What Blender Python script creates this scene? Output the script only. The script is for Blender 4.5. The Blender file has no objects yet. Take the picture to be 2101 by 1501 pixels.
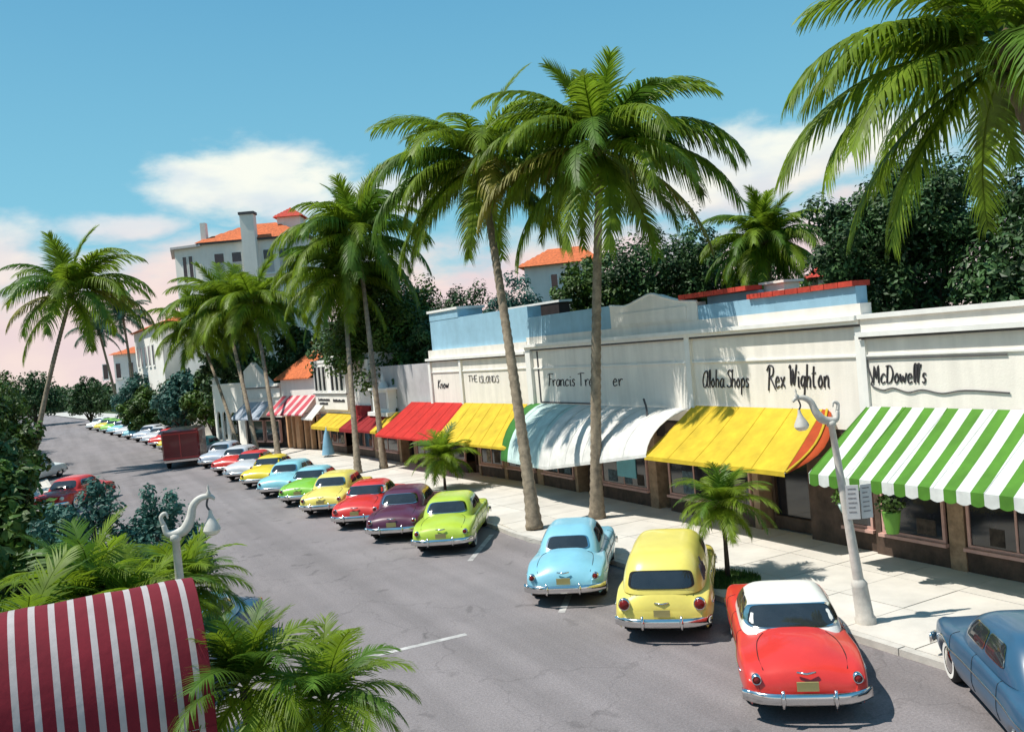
import bpy, math, random
from mathutils import Vector, Matrix
from math import sin, cos, pi, radians
R_ = random.Random(7)
SC = bpy.context.scene
COL = SC.collection

# ---------------------------------------------------------------- camera
CAM_H = 6.1
yaw, pit, rol = radians(27.6), radians(-1.27), radians(5.0)
fwd = Vector((sin(yaw)*cos(pit), cos(yaw)*cos(pit), sin(pit)))
r0 = Vector((cos(yaw), -sin(yaw), 0)); u0 = r0.cross(fwd)
rx = r0*cos(rol) - u0*sin(rol); ux = u0*cos(rol) + r0*sin(rol)
cd = bpy.data.cameras.new('camera'); cam = bpy.data.objects.new('camera', cd); COL.objects.link(cam)
cd.sensor_width = 36; cd.lens = 36*1800/2101; cd.clip_start = .1; cd.clip_end = 3000
M = Matrix((rx, ux, -fwd)).transposed().to_4x4(); M.translation = (0, 0, CAM_H)
cam.matrix_world = M
SC.camera = cam

# ---------------------------------------------------------------- sky, sun, exposure
SUNV = Vector((-.52, .20, 1)).normalized()
elev = math.asin(SUNV.z); azim = math.atan2(SUNV.x, SUNV.y)
W = bpy.data.worlds.new('World'); SC.world = W; W.use_nodes = True
nt = W.node_tree; nt.nodes.clear()
def N(tree, t, **k):
    n = tree.nodes.new(t)
    for a, b in k.items(): setattr(n, a, b)
    return n
def ramp(tree, fac, stops, interp='EASE'):
    r = N(tree, 'ShaderNodeValToRGB'); cr = r.color_ramp; cr.interpolation = interp
    while len(cr.elements) < len(stops): cr.elements.new(.5)
    for e, (p, c) in zip(cr.elements, stops):
        e.position = p; e.color = (c, c, c, 1) if isinstance(c, (int, float)) else (*c, 1)
    tree.links.new(fac, r.inputs[0]); return r.outputs[0]
def mix(tree, f, a, b, mode='MIX'):
    m = N(tree, 'ShaderNodeMix', data_type='RGBA', blend_type=mode)
    for s, v in ((0, f), (6, a), (7, b)):
        if isinstance(v, bpy.types.NodeSocket): tree.links.new(v, m.inputs[s])
        elif s == 0: m.inputs[0].default_value = v
        else: m.inputs[s].default_value = (*v, 1) if len(v) == 3 else v
    return m.outputs[2]
def mth(tree, op, a, b=None, c=None):
    m = N(tree, 'ShaderNodeMath', operation=op)
    for i, v in enumerate((a, b, c)):
        if v is None: continue
        if isinstance(v, bpy.types.NodeSocket): tree.links.new(v, m.inputs[i])
        else: m.inputs[i].default_value = v
    return m.outputs[0]
sky = N(nt, 'ShaderNodeTexSky', sky_type='NISHITA', sun_disc=False)
sky.sun_elevation = elev; sky.sun_rotation = azim; sky.dust_density = 1.0; sky.ozone_density = 1.6
bg = N(nt, 'ShaderNodeBackground'); bg.inputs[1].default_value = .125
out = N(nt, 'ShaderNodeOutputWorld')
tc = N(nt, 'ShaderNodeTexCoord'); sep = N(nt, 'ShaderNodeSeparateXYZ')
nt.links.new(tc.outputs['Generated'], sep.inputs[0])
Z = sep.outputs[2]
# turquoise cast of a humid tropical sky over the physical one
skyc = mix(nt, .90, sky.outputs[0], mix(nt, ramp(nt, Z, [(0, 0), (.5, 1)], 'LINEAR'), (2.0, 4.9, 5.8), (.55, 2.3, 4.1)))
no = N(nt, 'ShaderNodeTexNoise'); no.inputs['Scale'].default_value = 5.5; no.inputs['Detail'].default_value = 9; no.inputs['Roughness'].default_value = .58
mp = N(nt, 'ShaderNodeMapping'); mp.inputs['Scale'].default_value = (1, 1, 2.4); mp.inputs['Location'].default_value = (.3, 1.7, .2)
nt.links.new(tc.outputs['Generated'], mp.inputs[0]); nt.links.new(mp.outputs[0], no.inputs[0])
nz = no.outputs[0]
no2 = N(nt, 'ShaderNodeTexNoise'); no2.inputs['Scale'].default_value = 9; no2.inputs['Detail'].default_value = 7; nt.links.new(mp.outputs[0], no2.inputs[0])
def cloud(az, el, wa, we, edge=.75):
    """soft cumulus centred at compass azimuth az and elevation el (degrees)"""
    d = Vector((sin(radians(az))*cos(radians(el)), cos(radians(az))*cos(radians(el)), sin(radians(el))))
    s = Vector((cos(radians(az)), -sin(radians(az)), 0)); u = s.cross(d)
    def dot(v):
        n = N(nt, 'ShaderNodeVectorMath', operation='DOT_PRODUCT'); nt.links.new(tc.outputs['Generated'], n.inputs[0]); n.inputs[1].default_value = v
        return n.outputs['Value']
    a = mth(nt, 'DIVIDE', dot(s), math.tan(radians(wa))); b = mth(nt, 'DIVIDE', dot(u), math.tan(radians(we)))
    q = mth(nt, 'ADD', mth(nt, 'MULTIPLY', a, a), mth(nt, 'MULTIPLY', b, b))
    f = mth(nt, 'SUBTRACT', 1.0, mth(nt, 'SQRT', q))
    front = mth(nt, 'GREATER_THAN', dot(d), 0)
    f = mth(nt, 'MULTIPLY_ADD', mth(nt, 'SUBTRACT', nz, .5), 3.0, f)
    f = mth(nt, 'MULTIPLY', f, front)
    return ramp(nt, f, [(0.0, 0), (edge, 1)])
cl = cloud(11.5, 11.6, 8.2, 3.7)
for c in ((14, 12.6, 3.0, 1.6), (5.5, 9.0, 4.4, 1.3), (21, 10.2, 5.5, 1.7), (-4, 7.5, 6, 2.6), (47, 9.8, 15, 2.8), (-30, 12, 12, 4), (80, 13, 14, 4), (140, 15, 18, 5), (200, 12, 15, 5), (260, 16, 14, 4)):
    cl = mth(nt, 'MAXIMUM', cl, cloud(*c))
# low pink band of cloud along the horizon
zb = mth(nt, 'MULTIPLY_ADD', mth(nt, 'SUBTRACT', nz, .5), .22, Z)
band = ramp(nt, zb, [(.085, 1), (.15, 0)])
cl = mth(nt, 'MAXIMUM', cl, band)
pink = ramp(nt, mth(nt, 'MULTIPLY_ADD', mth(nt, 'SUBTRACT', nz, .5), .10, Z), [(.07, 1), (.20, 0)])
cc = mix(nt, pink, mix(nt, ramp(nt, no2.outputs[0], [(.38, 0), (.62, 1)]), (5.4, 5.9, 6.1), (7.1, 7.1, 6.3)), mix(nt, ramp(nt, no2.outputs[0], [(.35, 0), (.65, 1)]), (6.3, 4.9, 4.9), (7.0, 5.5, 5.0)))
nt.links.new(mix(nt, mth(nt, 'MULTIPLY', cl, .93), skyc, cc), bg.inputs[0]); nt.links.new(bg.outputs[0], out.inputs[0])
sd = bpy.data.lights.new('sun', 'SUN'); sd.energy = 5.0; sd.angle = radians(.5); sd.color = (1, .96, .88)
so = bpy.data.objects.new('sun', sd); COL.objects.link(so); so.rotation_euler = SUNV.to_track_quat('Z', 'Y').to_euler()
SC.view_settings.view_transform = 'Standard'; SC.view_settings.look = 'None'; SC.view_settings.gamma = 1
SC.view_settings.use_curve_mapping = False; SC.view_settings.exposure = 0.2
try:
    SC.cycles.max_bounces = 6; SC.cycles.use_denoising = True; SC.cycles.transparent_max_bounces = 4
except Exception: pass

# ---------------------------------------------------------------- materials
MATS = {}
def mat(name, col, rough=.8, metal=0, var=.12, scale=1.5, bump=0, bscale=30, streak=0, spec=.4, coat=0, transl=0, stripes=None, obrand=0):
    if name in MATS: return MATS[name]
    m = bpy.data.materials.new(name); m.use_nodes = True; t = m.node_tree; p = t.nodes['Principled BSDF']; MATS[name] = m
    p.inputs['Roughness'].default_value = rough; p.inputs['Metallic'].default_value = metal
    p.inputs['Specular IOR Level'].default_value = spec; p.inputs['Coat Weight'].default_value = coat; p.inputs['Coat Roughness'].default_value = .06
    c = tuple(col)
    g = N(t, 'ShaderNodeNewGeometry').outputs['Position'] if not obrand else N(t, 'ShaderNodeTexCoord').outputs['Object']
    src = None
    if stripes:   # (coordinate axis, period, share, other colour, softness)
        ax, per, sh, oc = stripes
        sp = N(t, 'ShaderNodeSeparateXYZ'); t.links.new(N(t, 'ShaderNodeTexCoord').outputs['Object'], sp.inputs[0])
        fr = mth(t, 'FRACT', mth(t, 'DIVIDE', mth(t, 'ADD', sp.outputs[ax], 100.0), per))
        src = mix(t, mth(t, 'LESS_THAN', fr, sh), c, oc)
    n = N(t, 'ShaderNodeTexNoise'); n.inputs['Scale'].default_value = scale; n.inputs['Detail'].default_value = 6; n.inputs['Roughness'].default_value = .65
    t.links.new(g, n.inputs[0])
    dark = ramp(t, n.outputs[0], [(.3, 1-var*1.8), (.7, 1+var*.6)], 'LINEAR')
    cur = mix(t, 1.0, src if src else c, dark, 'MULTIPLY')
    if streak:
        mp = N(t, 'ShaderNodeMapping'); mp.inputs['Scale'].default_value = (2.0, 2.0, .22); t.links.new(g, mp.inputs[0])
        n2 = N(t, 'ShaderNodeTexNoise'); n2.inputs['Scale'].default_value = 1.6; n2.inputs['Detail'].default_value = 5; t.links.new(mp.outputs[0], n2.inputs[0])
        cur = mix(t, 1.0, cur, ramp(t, n2.outputs[0], [(.30, 1-streak), (.66, 1.0)], 'LINEAR'), 'MULTIPLY')
    if obrand:
        oi = N(t, 'ShaderNodeObjectInfo'); cur = mix(t, 1.0, cur, ramp(t, oi.outputs['Random'], [(0, 1-obrand), (1, 1+obrand)], 'LINEAR'), 'MULTIPLY')
    t.links.new(cur, p.inputs['Base Color'])
    if bump:
        n3 = N(t, 'ShaderNodeTexNoise'); n3.inputs['Scale'].default_value = bscale; n3.inputs['Detail'].default_value = 4; t.links.new(g, n3.inputs[0])
        b = N(t, 'ShaderNodeBump'); b.inputs['Strength'].default_value = bump; b.inputs['Distance'].default_value = .02
        t.links.new(n3.outputs[0], b.inputs['Height']); t.links.new(b.outputs[0], p.inputs['Normal'])
    if transl:
        tr = N(t, 'ShaderNodeBsdfTranslucent'); t.links.new(cur, tr.inputs[0]); ms = N(t, 'ShaderNodeMixShader'); ms.inputs[0].default_value = transl
        t.links.new(p.outputs[0], ms.inputs[1]); t.links.new(tr.outputs[0], ms.inputs[2]); t.links.new(ms.outputs[0], t.nodes['Material Output'].inputs[0])
    return m
WHITE = mat('white_stucco', (.86, .80, .71), .9, var=.05, scale=.9, bump=.25, bscale=25, streak=.13)
WHITE2 = mat('white_plaster_far', (.86, .81, .74), .9, var=.06, scale=.5, streak=.06)
TRIM = mat('white_trim', (.82, .80, .75), .8, var=.05, scale=2, streak=.08)
BLUEW = mat('pale_blue_stucco', (.30, .50, .62), .9, var=.08, scale=1.1, bump=.2, bscale=25, streak=.10)
GREYW = mat('grey_trim_and_shaded_wall', (.50, .48, .48), .9, var=.1, scale=1, streak=.1)  # grey trim; on the recess wall the grey stands for shade
DARKLINE = mat('dark_paint_and_shadow_line', (.09, .085, .09), .8)  # dark paint of frames and fittings, also painted shadow lines under cornices
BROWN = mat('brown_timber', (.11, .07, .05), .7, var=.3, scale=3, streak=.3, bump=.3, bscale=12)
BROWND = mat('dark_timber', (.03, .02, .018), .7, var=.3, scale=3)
TAN = mat('tan_stone', (.40, .27, .17), .85, var=.25, scale=4, bump=.3, streak=.2)
ORANGEW = mat('apricot_column_paint', (.62, .36, .19), .8, var=.12, scale=3, streak=.15)
PINKF = mat('pink_frame_paint', (.55, .33, .28), .7, var=.1, scale=5)
TILE = mat('orange_roof_tile', (.62, .15, .045), .85, var=.3, scale=5, bump=.3, bscale=9)
TILER = mat('red_roof_tile', (.55, .055, .03), .8, var=.25, scale=4, bump=.3)
GLASSD = mat('dark_window_glass', (.018, .02, .028), .08, var=.3, scale=2, spec=.7)
GLASSC = mat('car_window_glass', (.025, .03, .035), .04, var=.2, scale=2, spec=.9)
CHROME = mat('chrome', (.75, .74, .72), .12, 1, var=.05, scale=4)
RUBBER = mat('tyre_rubber', (.018, .018, .018), .8)
UNDER = mat('underbody_black', (.012, .012, .012), .9)
LIGHTR = mat('red_tail_lens', (.20, .012, .01), .2)
ASPH = mat('road_asphalt', (.225, .200, .200), .92, var=.10, scale=.35, bump=.6, bscale=40)
def worn(m):
    t = m.node_tree; p = t.nodes['Principled BSDF']; src = p.inputs['Base Color'].links[0].from_socket
    g = N(t, 'ShaderNodeNewGeometry').outputs['Position']
    f = N(t, 'ShaderNodeTexNoise'); f.inputs['Scale'].default_value = 22; f.inputs['Detail'].default_value = 8; f.inputs['Roughness'].default_value = .8; t.links.new(g, f.inputs[0])
    c = mix(t, 1.0, src, ramp(t, f.outputs[0], [(.32, .68), (.68, 1.30)], 'LINEAR'), 'MULTIPLY')
    mp = N(t, 'ShaderNodeMapping'); mp.inputs['Scale'].default_value = (1.1, .05, 1); t.links.new(g, mp.inputs[0])
    tr = N(t, 'ShaderNodeTexNoise'); tr.inputs['Scale'].default_value = 1; tr.inputs['Detail'].default_value = 3; t.links.new(mp.outputs[0], tr.inputs[0])
    c = mix(t, 1.0, c, ramp(t, tr.outputs[0], [(.35, .84), (.62, 1.06)], 'LINEAR'), 'MULTIPLY')
    v = N(t, 'ShaderNodeTexVoronoi', feature='DISTANCE_TO_EDGE'); v.inputs['Scale'].default_value = .28
    ds = N(t, 'ShaderNodeTexNoise'); ds.inputs['Scale'].default_value = 1.6; ds.inputs['Detail'].default_value = 6; t.links.new(g, ds.inputs[0])
    vm = N(t, 'ShaderNodeVectorMath', operation='MULTIPLY_ADD'); t.links.new(ds.outputs['Color'], vm.inputs[0]); vm.inputs[1].default_value = (1.4, 1.4, 0); t.links.new(g, vm.inputs[2]); t.links.new(vm.outputs[0], v.inputs['Vector'])
    c = mix(t, 1.0, c, ramp(t, v.outputs['Distance'], [(.002, .80), (.007, 1)], 'LINEAR'), 'MULTIPLY')
    o = N(t, 'ShaderNodeTexVoronoi'); o.inputs['Scale'].default_value = .9; t.links.new(vm.outputs[0], o.inputs['Vector'])
    c = mix(t, 1.0, c, ramp(t, o.outputs['Distance'], [(.06, .72), (.20, 1)], 'EASE'), 'MULTIPLY')
    t.links.new(c, p.inputs['Base Color'])
worn(ASPH)
SIDE = mat('sidewalk_concrete', (.60, .56, .50), .9, var=.10, scale=.8, bump=.3, bscale=30, obrand=.05)
KERB = mat('kerb_concrete', (.54, .51, .46), .9, var=.15, scale=2, bump=.3)
PAINTL = mat('road_paint', (.50, .48, .46), .85, var=.3, scale=3)
GRASS = mat('grass', (.05, .10, .02), .9, var=.3, scale=3, bump=.5)
SOIL = mat('soil_and_lawn', (.07, .10, .035), .95, var=.35, scale=.6, bump=.5)
TRUNK = mat('palm_bark', (.34, .27, .19), .95, var=.3, scale=5, bump=.6, bscale=18, streak=.25)
TRUNKD = mat('tree_bark', (.09, .065, .05), .95, var=.3, scale=3, bump=.6)
def leafmat(name, a, transl=.25): return mat(name, a, .55, var=.35, scale=1.3, transl=transl, obrand=.0, spec=.35)
PALM = mat('palm_leaf', (.23, .34, .022), .5, var=.35, scale=1.2, transl=.5, spec=.35)
PALMD = mat('palm_leaf_dark', (.12, .235, .024), .5, var=.35, scale=1.2, transl=.45, spec=.35)
PALMY = mat('palm_leaf_yellow', (.27, .25, .03), .6, var=.3, scale=1.5, transl=.2)
PALMB = mat('palm_leaf_bluish', (.06, .15, .09), .6, var=.3, scale=1.5, transl=.2)
LEAFG = mat('broad_leaf_green', (.085, .16, .022), .5, var=.5, scale=.8, transl=.15, spec=.3)
LEAFD = mat('broad_leaf_dark', (.058, .125, .036), .5, var=.5, scale=.8, transl=.1, spec=.3)
LEAFB = mat('hedge_leaf_bluish', (.06, .17, .13), .55, var=.4, scale=.8, transl=.15, spec=.3)
LEAFL = mat('light_bush_leaf', (.15, .27, .03), .5, var=.4, scale=1.5, transl=.25)
LAMPP = mat('lamp_cream_paint', (.66, .62, .55), .5, var=.12, scale=8, streak=.15)
GLOBE = mat('milk_glass', (.80, .76, .62), .2, var=.04)
INK = mat('sign_lettering_black', (.055, .05, .055), .7, var=.3, scale=20)
INKF = mat('faded_lettering', (.30, .28, .28), .8, var=.3, scale=20)
def canvas(name, c, **k): return mat(name, c, .85, var=.14, scale=1.6, bump=.5, bscale=5, transl=.12, streak=.12, **k)
CY_ = canvas('yellow_canvas', (.70, .49, .03)); CR_ = canvas('red_canvas', (.58, .025, .018)); CW_ = canvas('white_canvas', (.80, .78, .73))
CA_ = canvas('aqua_canvas', (.58, .74, .70)); CG_ = canvas('green_canvas', (.04, .19, .03)); CO_ = canvas('orange_canvas', (.50, .07, .012))
CM_ = canvas('maroon_canvas', (.30, .012, .015)); CB_ = canvas('grey_blue_canvas', (.45, .50, .58))
CGS = canvas('green_white_striped_canvas', (.78, .80, .76), stripes=(1, .60, .48, (.09, .26, .025)))
CPS = canvas('pink_white_striped_canvas', (.80, .62, .60), stripes=(1, 1.0, .55, (.60, .09, .12)))
CMS = canvas('maroon_white_striped_canvas', (.52, .46, .45), stripes=(0, .165, .66, (.20, .008, .02)))

# ---------------------------------------------------------------- mesh helpers
class MB:
    def __init__(s): s.v = []; s.f = []
    def add(s, vs, fs):
        o = len(s.v); s.v += [tuple(v) for v in vs]; s.f += [tuple(i+o for i in f) for f in fs]; return s
    def hexa(s, p):   # 8 points: bottom 4 ccw, top 4
        return s.add(p, [(3, 2, 1, 0), (4, 5, 6, 7), (0, 1, 5, 4), (1, 2, 6, 5), (2, 3, 7, 6), (3, 0, 4, 7)])
    def box(s, x0, x1, y0, y1, z0, z1):
        return s.hexa([(x0, y0, z0), (x1, y0, z0), (x1, y1, z0), (x0, y1, z0), (x0, y0, z1), (x1, y0, z1), (x1, y1, z1), (x0, y1, z1)])
    def grid(s, rows, closed=False, flip=False):
        n = len(rows[0]); vs = [p for r in rows for p in r]; fs = []
        for i in range(len(rows)-1):
            for j in range(n if closed else n-1):
                a, b = i*n+j, i*n+(j+1) % n; q = (a, b, b+n, a+n); fs.append(q[::-1] if flip else q)
        return s.add(vs, fs)
    def tube(s, pts, rad, n=8, cap=True):
        pts = [Vector(p) for p in pts]; rows = []
        rad = rad if isinstance(rad, (list, tuple)) else [rad]*len(pts)
        up = None
        for i, p in enumerate(pts):
            t = (pts[min(i+1, len(pts)-1)]-pts[max(i-1, 0)]).normalized()
            if up is None: up = Vector((0, 0, 1)) if abs(t.z) < .9 else Vector((1, 0, 0))
            a = t.cross(up).normalized(); b = a.cross(t).normalized(); up = b
            rows.append([p+a*rad[i]*cos(2*pi*k/n)+b*rad[i]*sin(2*pi*k/n) for k in range(n)])
        o = len(s.v); s.grid(rows, True, flip=True)
        if cap: s.f.append(tuple(o+k for k in range(n))); s.f.append(tuple(o+(len(pts)-1)*n+k for k in reversed(range(n))))
        return s
    def lathe(s, prof, n=16, c=(0, 0, 0), axis='z'):
        rows = []
        for r, h in prof:
            row = []
            for k in range(n):
                a = 2*pi*k/n
                row.append((c[0]+r*cos(a), c[1]+r*sin(a), c[2]+h) if axis == 'z' else (c[0]+h, c[1]+r*cos(a), c[2]+r*sin(a)))
            rows.append(row)
        return s.grid(rows, True)
    def mesh(s, name, m, smooth=False):
        me = bpy.data.meshes.new(name); me.from_pydata(s.v, [], s.f); me.update()
        for mm in (m if isinstance(m, (list, tuple)) else [m]): me.materials.append(mm)
        if smooth: me.polygons.foreach_set('use_smooth', [True]*len(me.polygons))
        return me
    def build(s, name, m, parent=None, smooth=False, **k): return link(name, s.mesh(name, m, smooth), parent, **k)
def link(name, data, parent=None, loc=None, rot=None, label=None, cat=None, group=None, kind=None, scale=None):
    o = bpy.data.objects.new(name, data); COL.objects.link(o)
    if parent: o.parent = parent
    if loc: o.location = loc
    if rot: o.rotation_euler = rot
    if scale: o.scale = scale
    if label: o['label'] = label
    if cat: o['category'] = cat
    if group: o['group'] = group
    if kind: o['kind'] = kind
    return o
def thing(name, label, cat, loc=(0, 0, 0), rot=(0, 0, 0), group=None):
    return link(name, None, loc=loc, rot=rot, label=label, cat=cat, group=group)
def smooth_line(pts, k=6):
    pts = [Vector(p) for p in pts]; out = []
    for i in range(len(pts)-1):
        p0, p1, p2, p3 = pts[max(i-1, 0)], pts[i], pts[i+1], pts[min(i+2, len(pts)-1)]
        for j in range(k):
            t = j/k; out.append(.5*((2*p1)+(p2-p0)*t+(2*p0-5*p1+4*p2-p3)*t*t+(3*p1-p0-3*p2+p3)*t**3))
    out.append(pts[-1]); return out
def interp(tab, x):
    if x <= tab[0][0]: return tab[0][1]
    for (a, b), (c, d) in zip(tab, tab[1:]):
        if x <= c: return b+(d-b)*(x-a)/(c-a)
    return tab[-1][1]
def sinterp(tab, x):   # smooth table
    if x <= tab[0][0]: return tab[0][1]
    for i in range(len(tab)-1):
        if x <= tab[i+1][0]:
            a, b = tab[i], tab[i+1]; p = tab[max(i-1, 0)]; n = tab[min(i+2, len(tab)-1)]
            h = b[0]-a[0]; t = (x-a[0])/h
            m0 = (b[1]-p[1])/max(b[0]-p[0], 1e-6)*h; m1 = (n[1]-a[1])/max(n[0]-a[0], 1e-6)*h
            return (2*t**3-3*t*t+1)*a[1]+(t**3-2*t*t+t)*m0+(-2*t**3+3*t*t)*b[1]+(t**3-t*t)*m1
    return tab[-1][1]
class Frame:   # facade frame: s runs along the wall away from the camera, o towards the street, z up
    def __init__(f, A, B):
        f.A = Vector((A[0], A[1], 0)); d = Vector((B[0]-A[0], B[1]-A[1], 0)); f.L = d.length; f.d = d.normalized()
        f.n = Vector((-f.d.y, f.d.x, 0))
    def P(f, s, o, z): return f.A+f.d*s+f.n*o+Vector((0, 0, z))
    def box(f, m, s0, s1, o0, o1, z0, z1):
        P = f.P; return m.hexa([P(s0, o0, z0), P(s0, o1, z0), P(s1, o1, z0), P(s1, o0, z0), P(s0, o0, z1), P(s0, o1, z1), P(s1, o1, z1), P(s1, o0, z1)])
    def part(f, name, m, parent, *boxes, **k):
        b = MB()
        for bb in boxes: f.box(b, *bb)
        o = b.build(name, m, None, **k)
        o.parent = parent
        return adopt(o, parent) if parent else o
WORLD_BUILT = set()
def parent_loc(p):
    if p.name in WORLD_BUILT: return Vector((0, 0, 0))
    v = Vector(p.location)
    while p.parent: p = p.parent; v += Vector(p.location)
    return v
def adopt(o, parent):   # keep world-built meshes where they are under a root placed at the thing's base
    o.parent = parent; o.matrix_parent_inverse = Matrix.Translation(-parent_loc(parent)); WORLD_BUILT.add(o.name); return o

# ---------------------------------------------------------------- ground, road, pavements
MB().grid([[(-900, -300, -.10), (900, -300, -.10)], [(-900, 1400, -.10), (900, 1400, -.10)]], flip=False).build('ground', SOIL, kind='structure')
KR = [(-20, 12.9), (13.2, 12.9), (15, 12.65), (17, 12.9), (22.5, 12.9), (24.2, 12.5), (26.5, 12.8), (32, 12.4), (45, 11.8), (60, 11.1), (75, 10.0), (93, 9.6), (108, 8.3), (128, 7.4), (160, 5.0), (230, -3)]
KL = [(-20, .6), (20, .6), (40, .2), (60, -.6), (95, -2.5), (128, -5), (160, -8), (230, -18)]
FA = [(-20, 18.3), (15.4, 18.3), (33, 18.3), (42.4, 17.6), (50, 17.1), (59.6, 16.1), (64.5, 15.1), (70, 13.6), (75.5, 12.8), (95, 14), (160, 12), (230, 2)]
ys = [-20+2*i for i in range(126)]
MB().grid([[(interp(KL, y)-.05, y, 0) for y in ys], [(interp(KR, y)+.05, y, 0) for y in ys]], flip=True).build('road', ASPH, kind='structure')
m = MB().grid([[(interp(KR, y)+.1, y, .085) for y in ys], [(interp(FA, y)+.3, y, .085) for y in ys]], flip=True)
sw = m.build('sidewalk', KERB, kind='structure')
y = 1.0; k = 0
while y < 78:
    for j in range(3):
        def X(yy, u): a, b = interp(KR, yy)+.20, interp(FA, yy)-.02; return a+(b-a)*u
        u0_, u1_ = j/3, (j+1)/3; g = .012; d = R_.uniform(-.004, .004)
        p = [(X(y, u0_)+g, y+g, .07), (X(y, u1_)-g, y+g, .07), (X(y+1.6, u1_)-g, y+1.6-g, .07), (X(y+1.6, u0_)+g, y+1.6-g, .07)]
        p += [(a, b, .125+d) for a, b, c in p]
        MB().hexa(p).build('paving_slab', SIDE, sw)
    y += 1.6
for nm, T, sg in (('kerb', KR, 1), ('kerb', KL, -1)):
    root = link(nm, None, kind='structure'); y = 0
    while y < 100:
        q = y+1.8-.02; a, b = interp(T, y), interp(T, q); w = .18*sg
        z = .13+R_.uniform(-.004, .004)
        pts = [(a, y, -.05), (a+w, y, -.05), (b+w, q, -.05), (b, q, -.05)]
        if sg < 0: pts = [(a+w, y, -.05), (a, y, -.05), (b, q, -.05), (b+w, q, -.05)]
        MB().hexa(pts+[(c, d, z) for c, d, e in pts]).build('kerb_stone', KERB, root); y += 1.8
m = MB().grid([[(interp(KL, y)-.15-2.6, y, .10) for y in ys], [(interp(KL, y)-.15, y, .10) for y in ys]], flip=True)
m.build('sidewalk', SIDE, kind='structure')
def stripe(a, b, w=.16):
    a, b = Vector(a), Vector(b); d = (b-a).normalized(); n = Vector((-d.y, d.x))*w/2
    return MB().add([(*(a-n), .004), (*(b-n), .004), (*(b+n), .004), (*(a+n), .004)], [(0, 1, 2, 3)])
rm = link('road_marking', None, kind='structure')
for a, b in (((4.75, 17.5), (7.4, 17.37)), ((10.25, 23.3), (12.3, 26.0)), ((9.7, 17.2), (12.5, 20.7)), ((9.6, 29.2), (11.8, 32.1)), ((10.9, 12.2), (12.6, 14.4))):
    stripe(a, b).build('painted_line', PAINTL, rm)
# planting bed with grass round the pavement palm
gb = MB().lathe([(0, .16), (.5, .155), (.72, .14), (.78, .12)], 20, (13.75, 16.2, 0)).build('lawn_patch', GRASS, kind='structure', smooth=True)
def tufts(n, cx, cy, rx_, ry_, z, h):
    b = MB()
    for i in range(n):
        a = R_.uniform(0, 2*pi); r = math.sqrt(R_.random()); x, y = cx+rx_*r*cos(a), cy+ry_*r*sin(a); t = R_.uniform(0, pi)
        dx, dy = .012*cos(t), .012*sin(t); hh = h*R_.uniform(.5, 1.3); lx, ly = R_.uniform(-.05, .05), R_.uniform(-.05, .05)
        b.add([(x-dx, y-dy, z), (x+dx, y+dy, z), (x+lx, y+ly, z+hh)], [(0, 1, 2)])
    return b
tufts(1600, 13.75, 16.2, .75, .75, .13, .13).build('grass', leafmat('grass_blades', (.08, .17, .03)), kind='stuff', label='short green grass round the small palm on the pavement')

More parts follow.
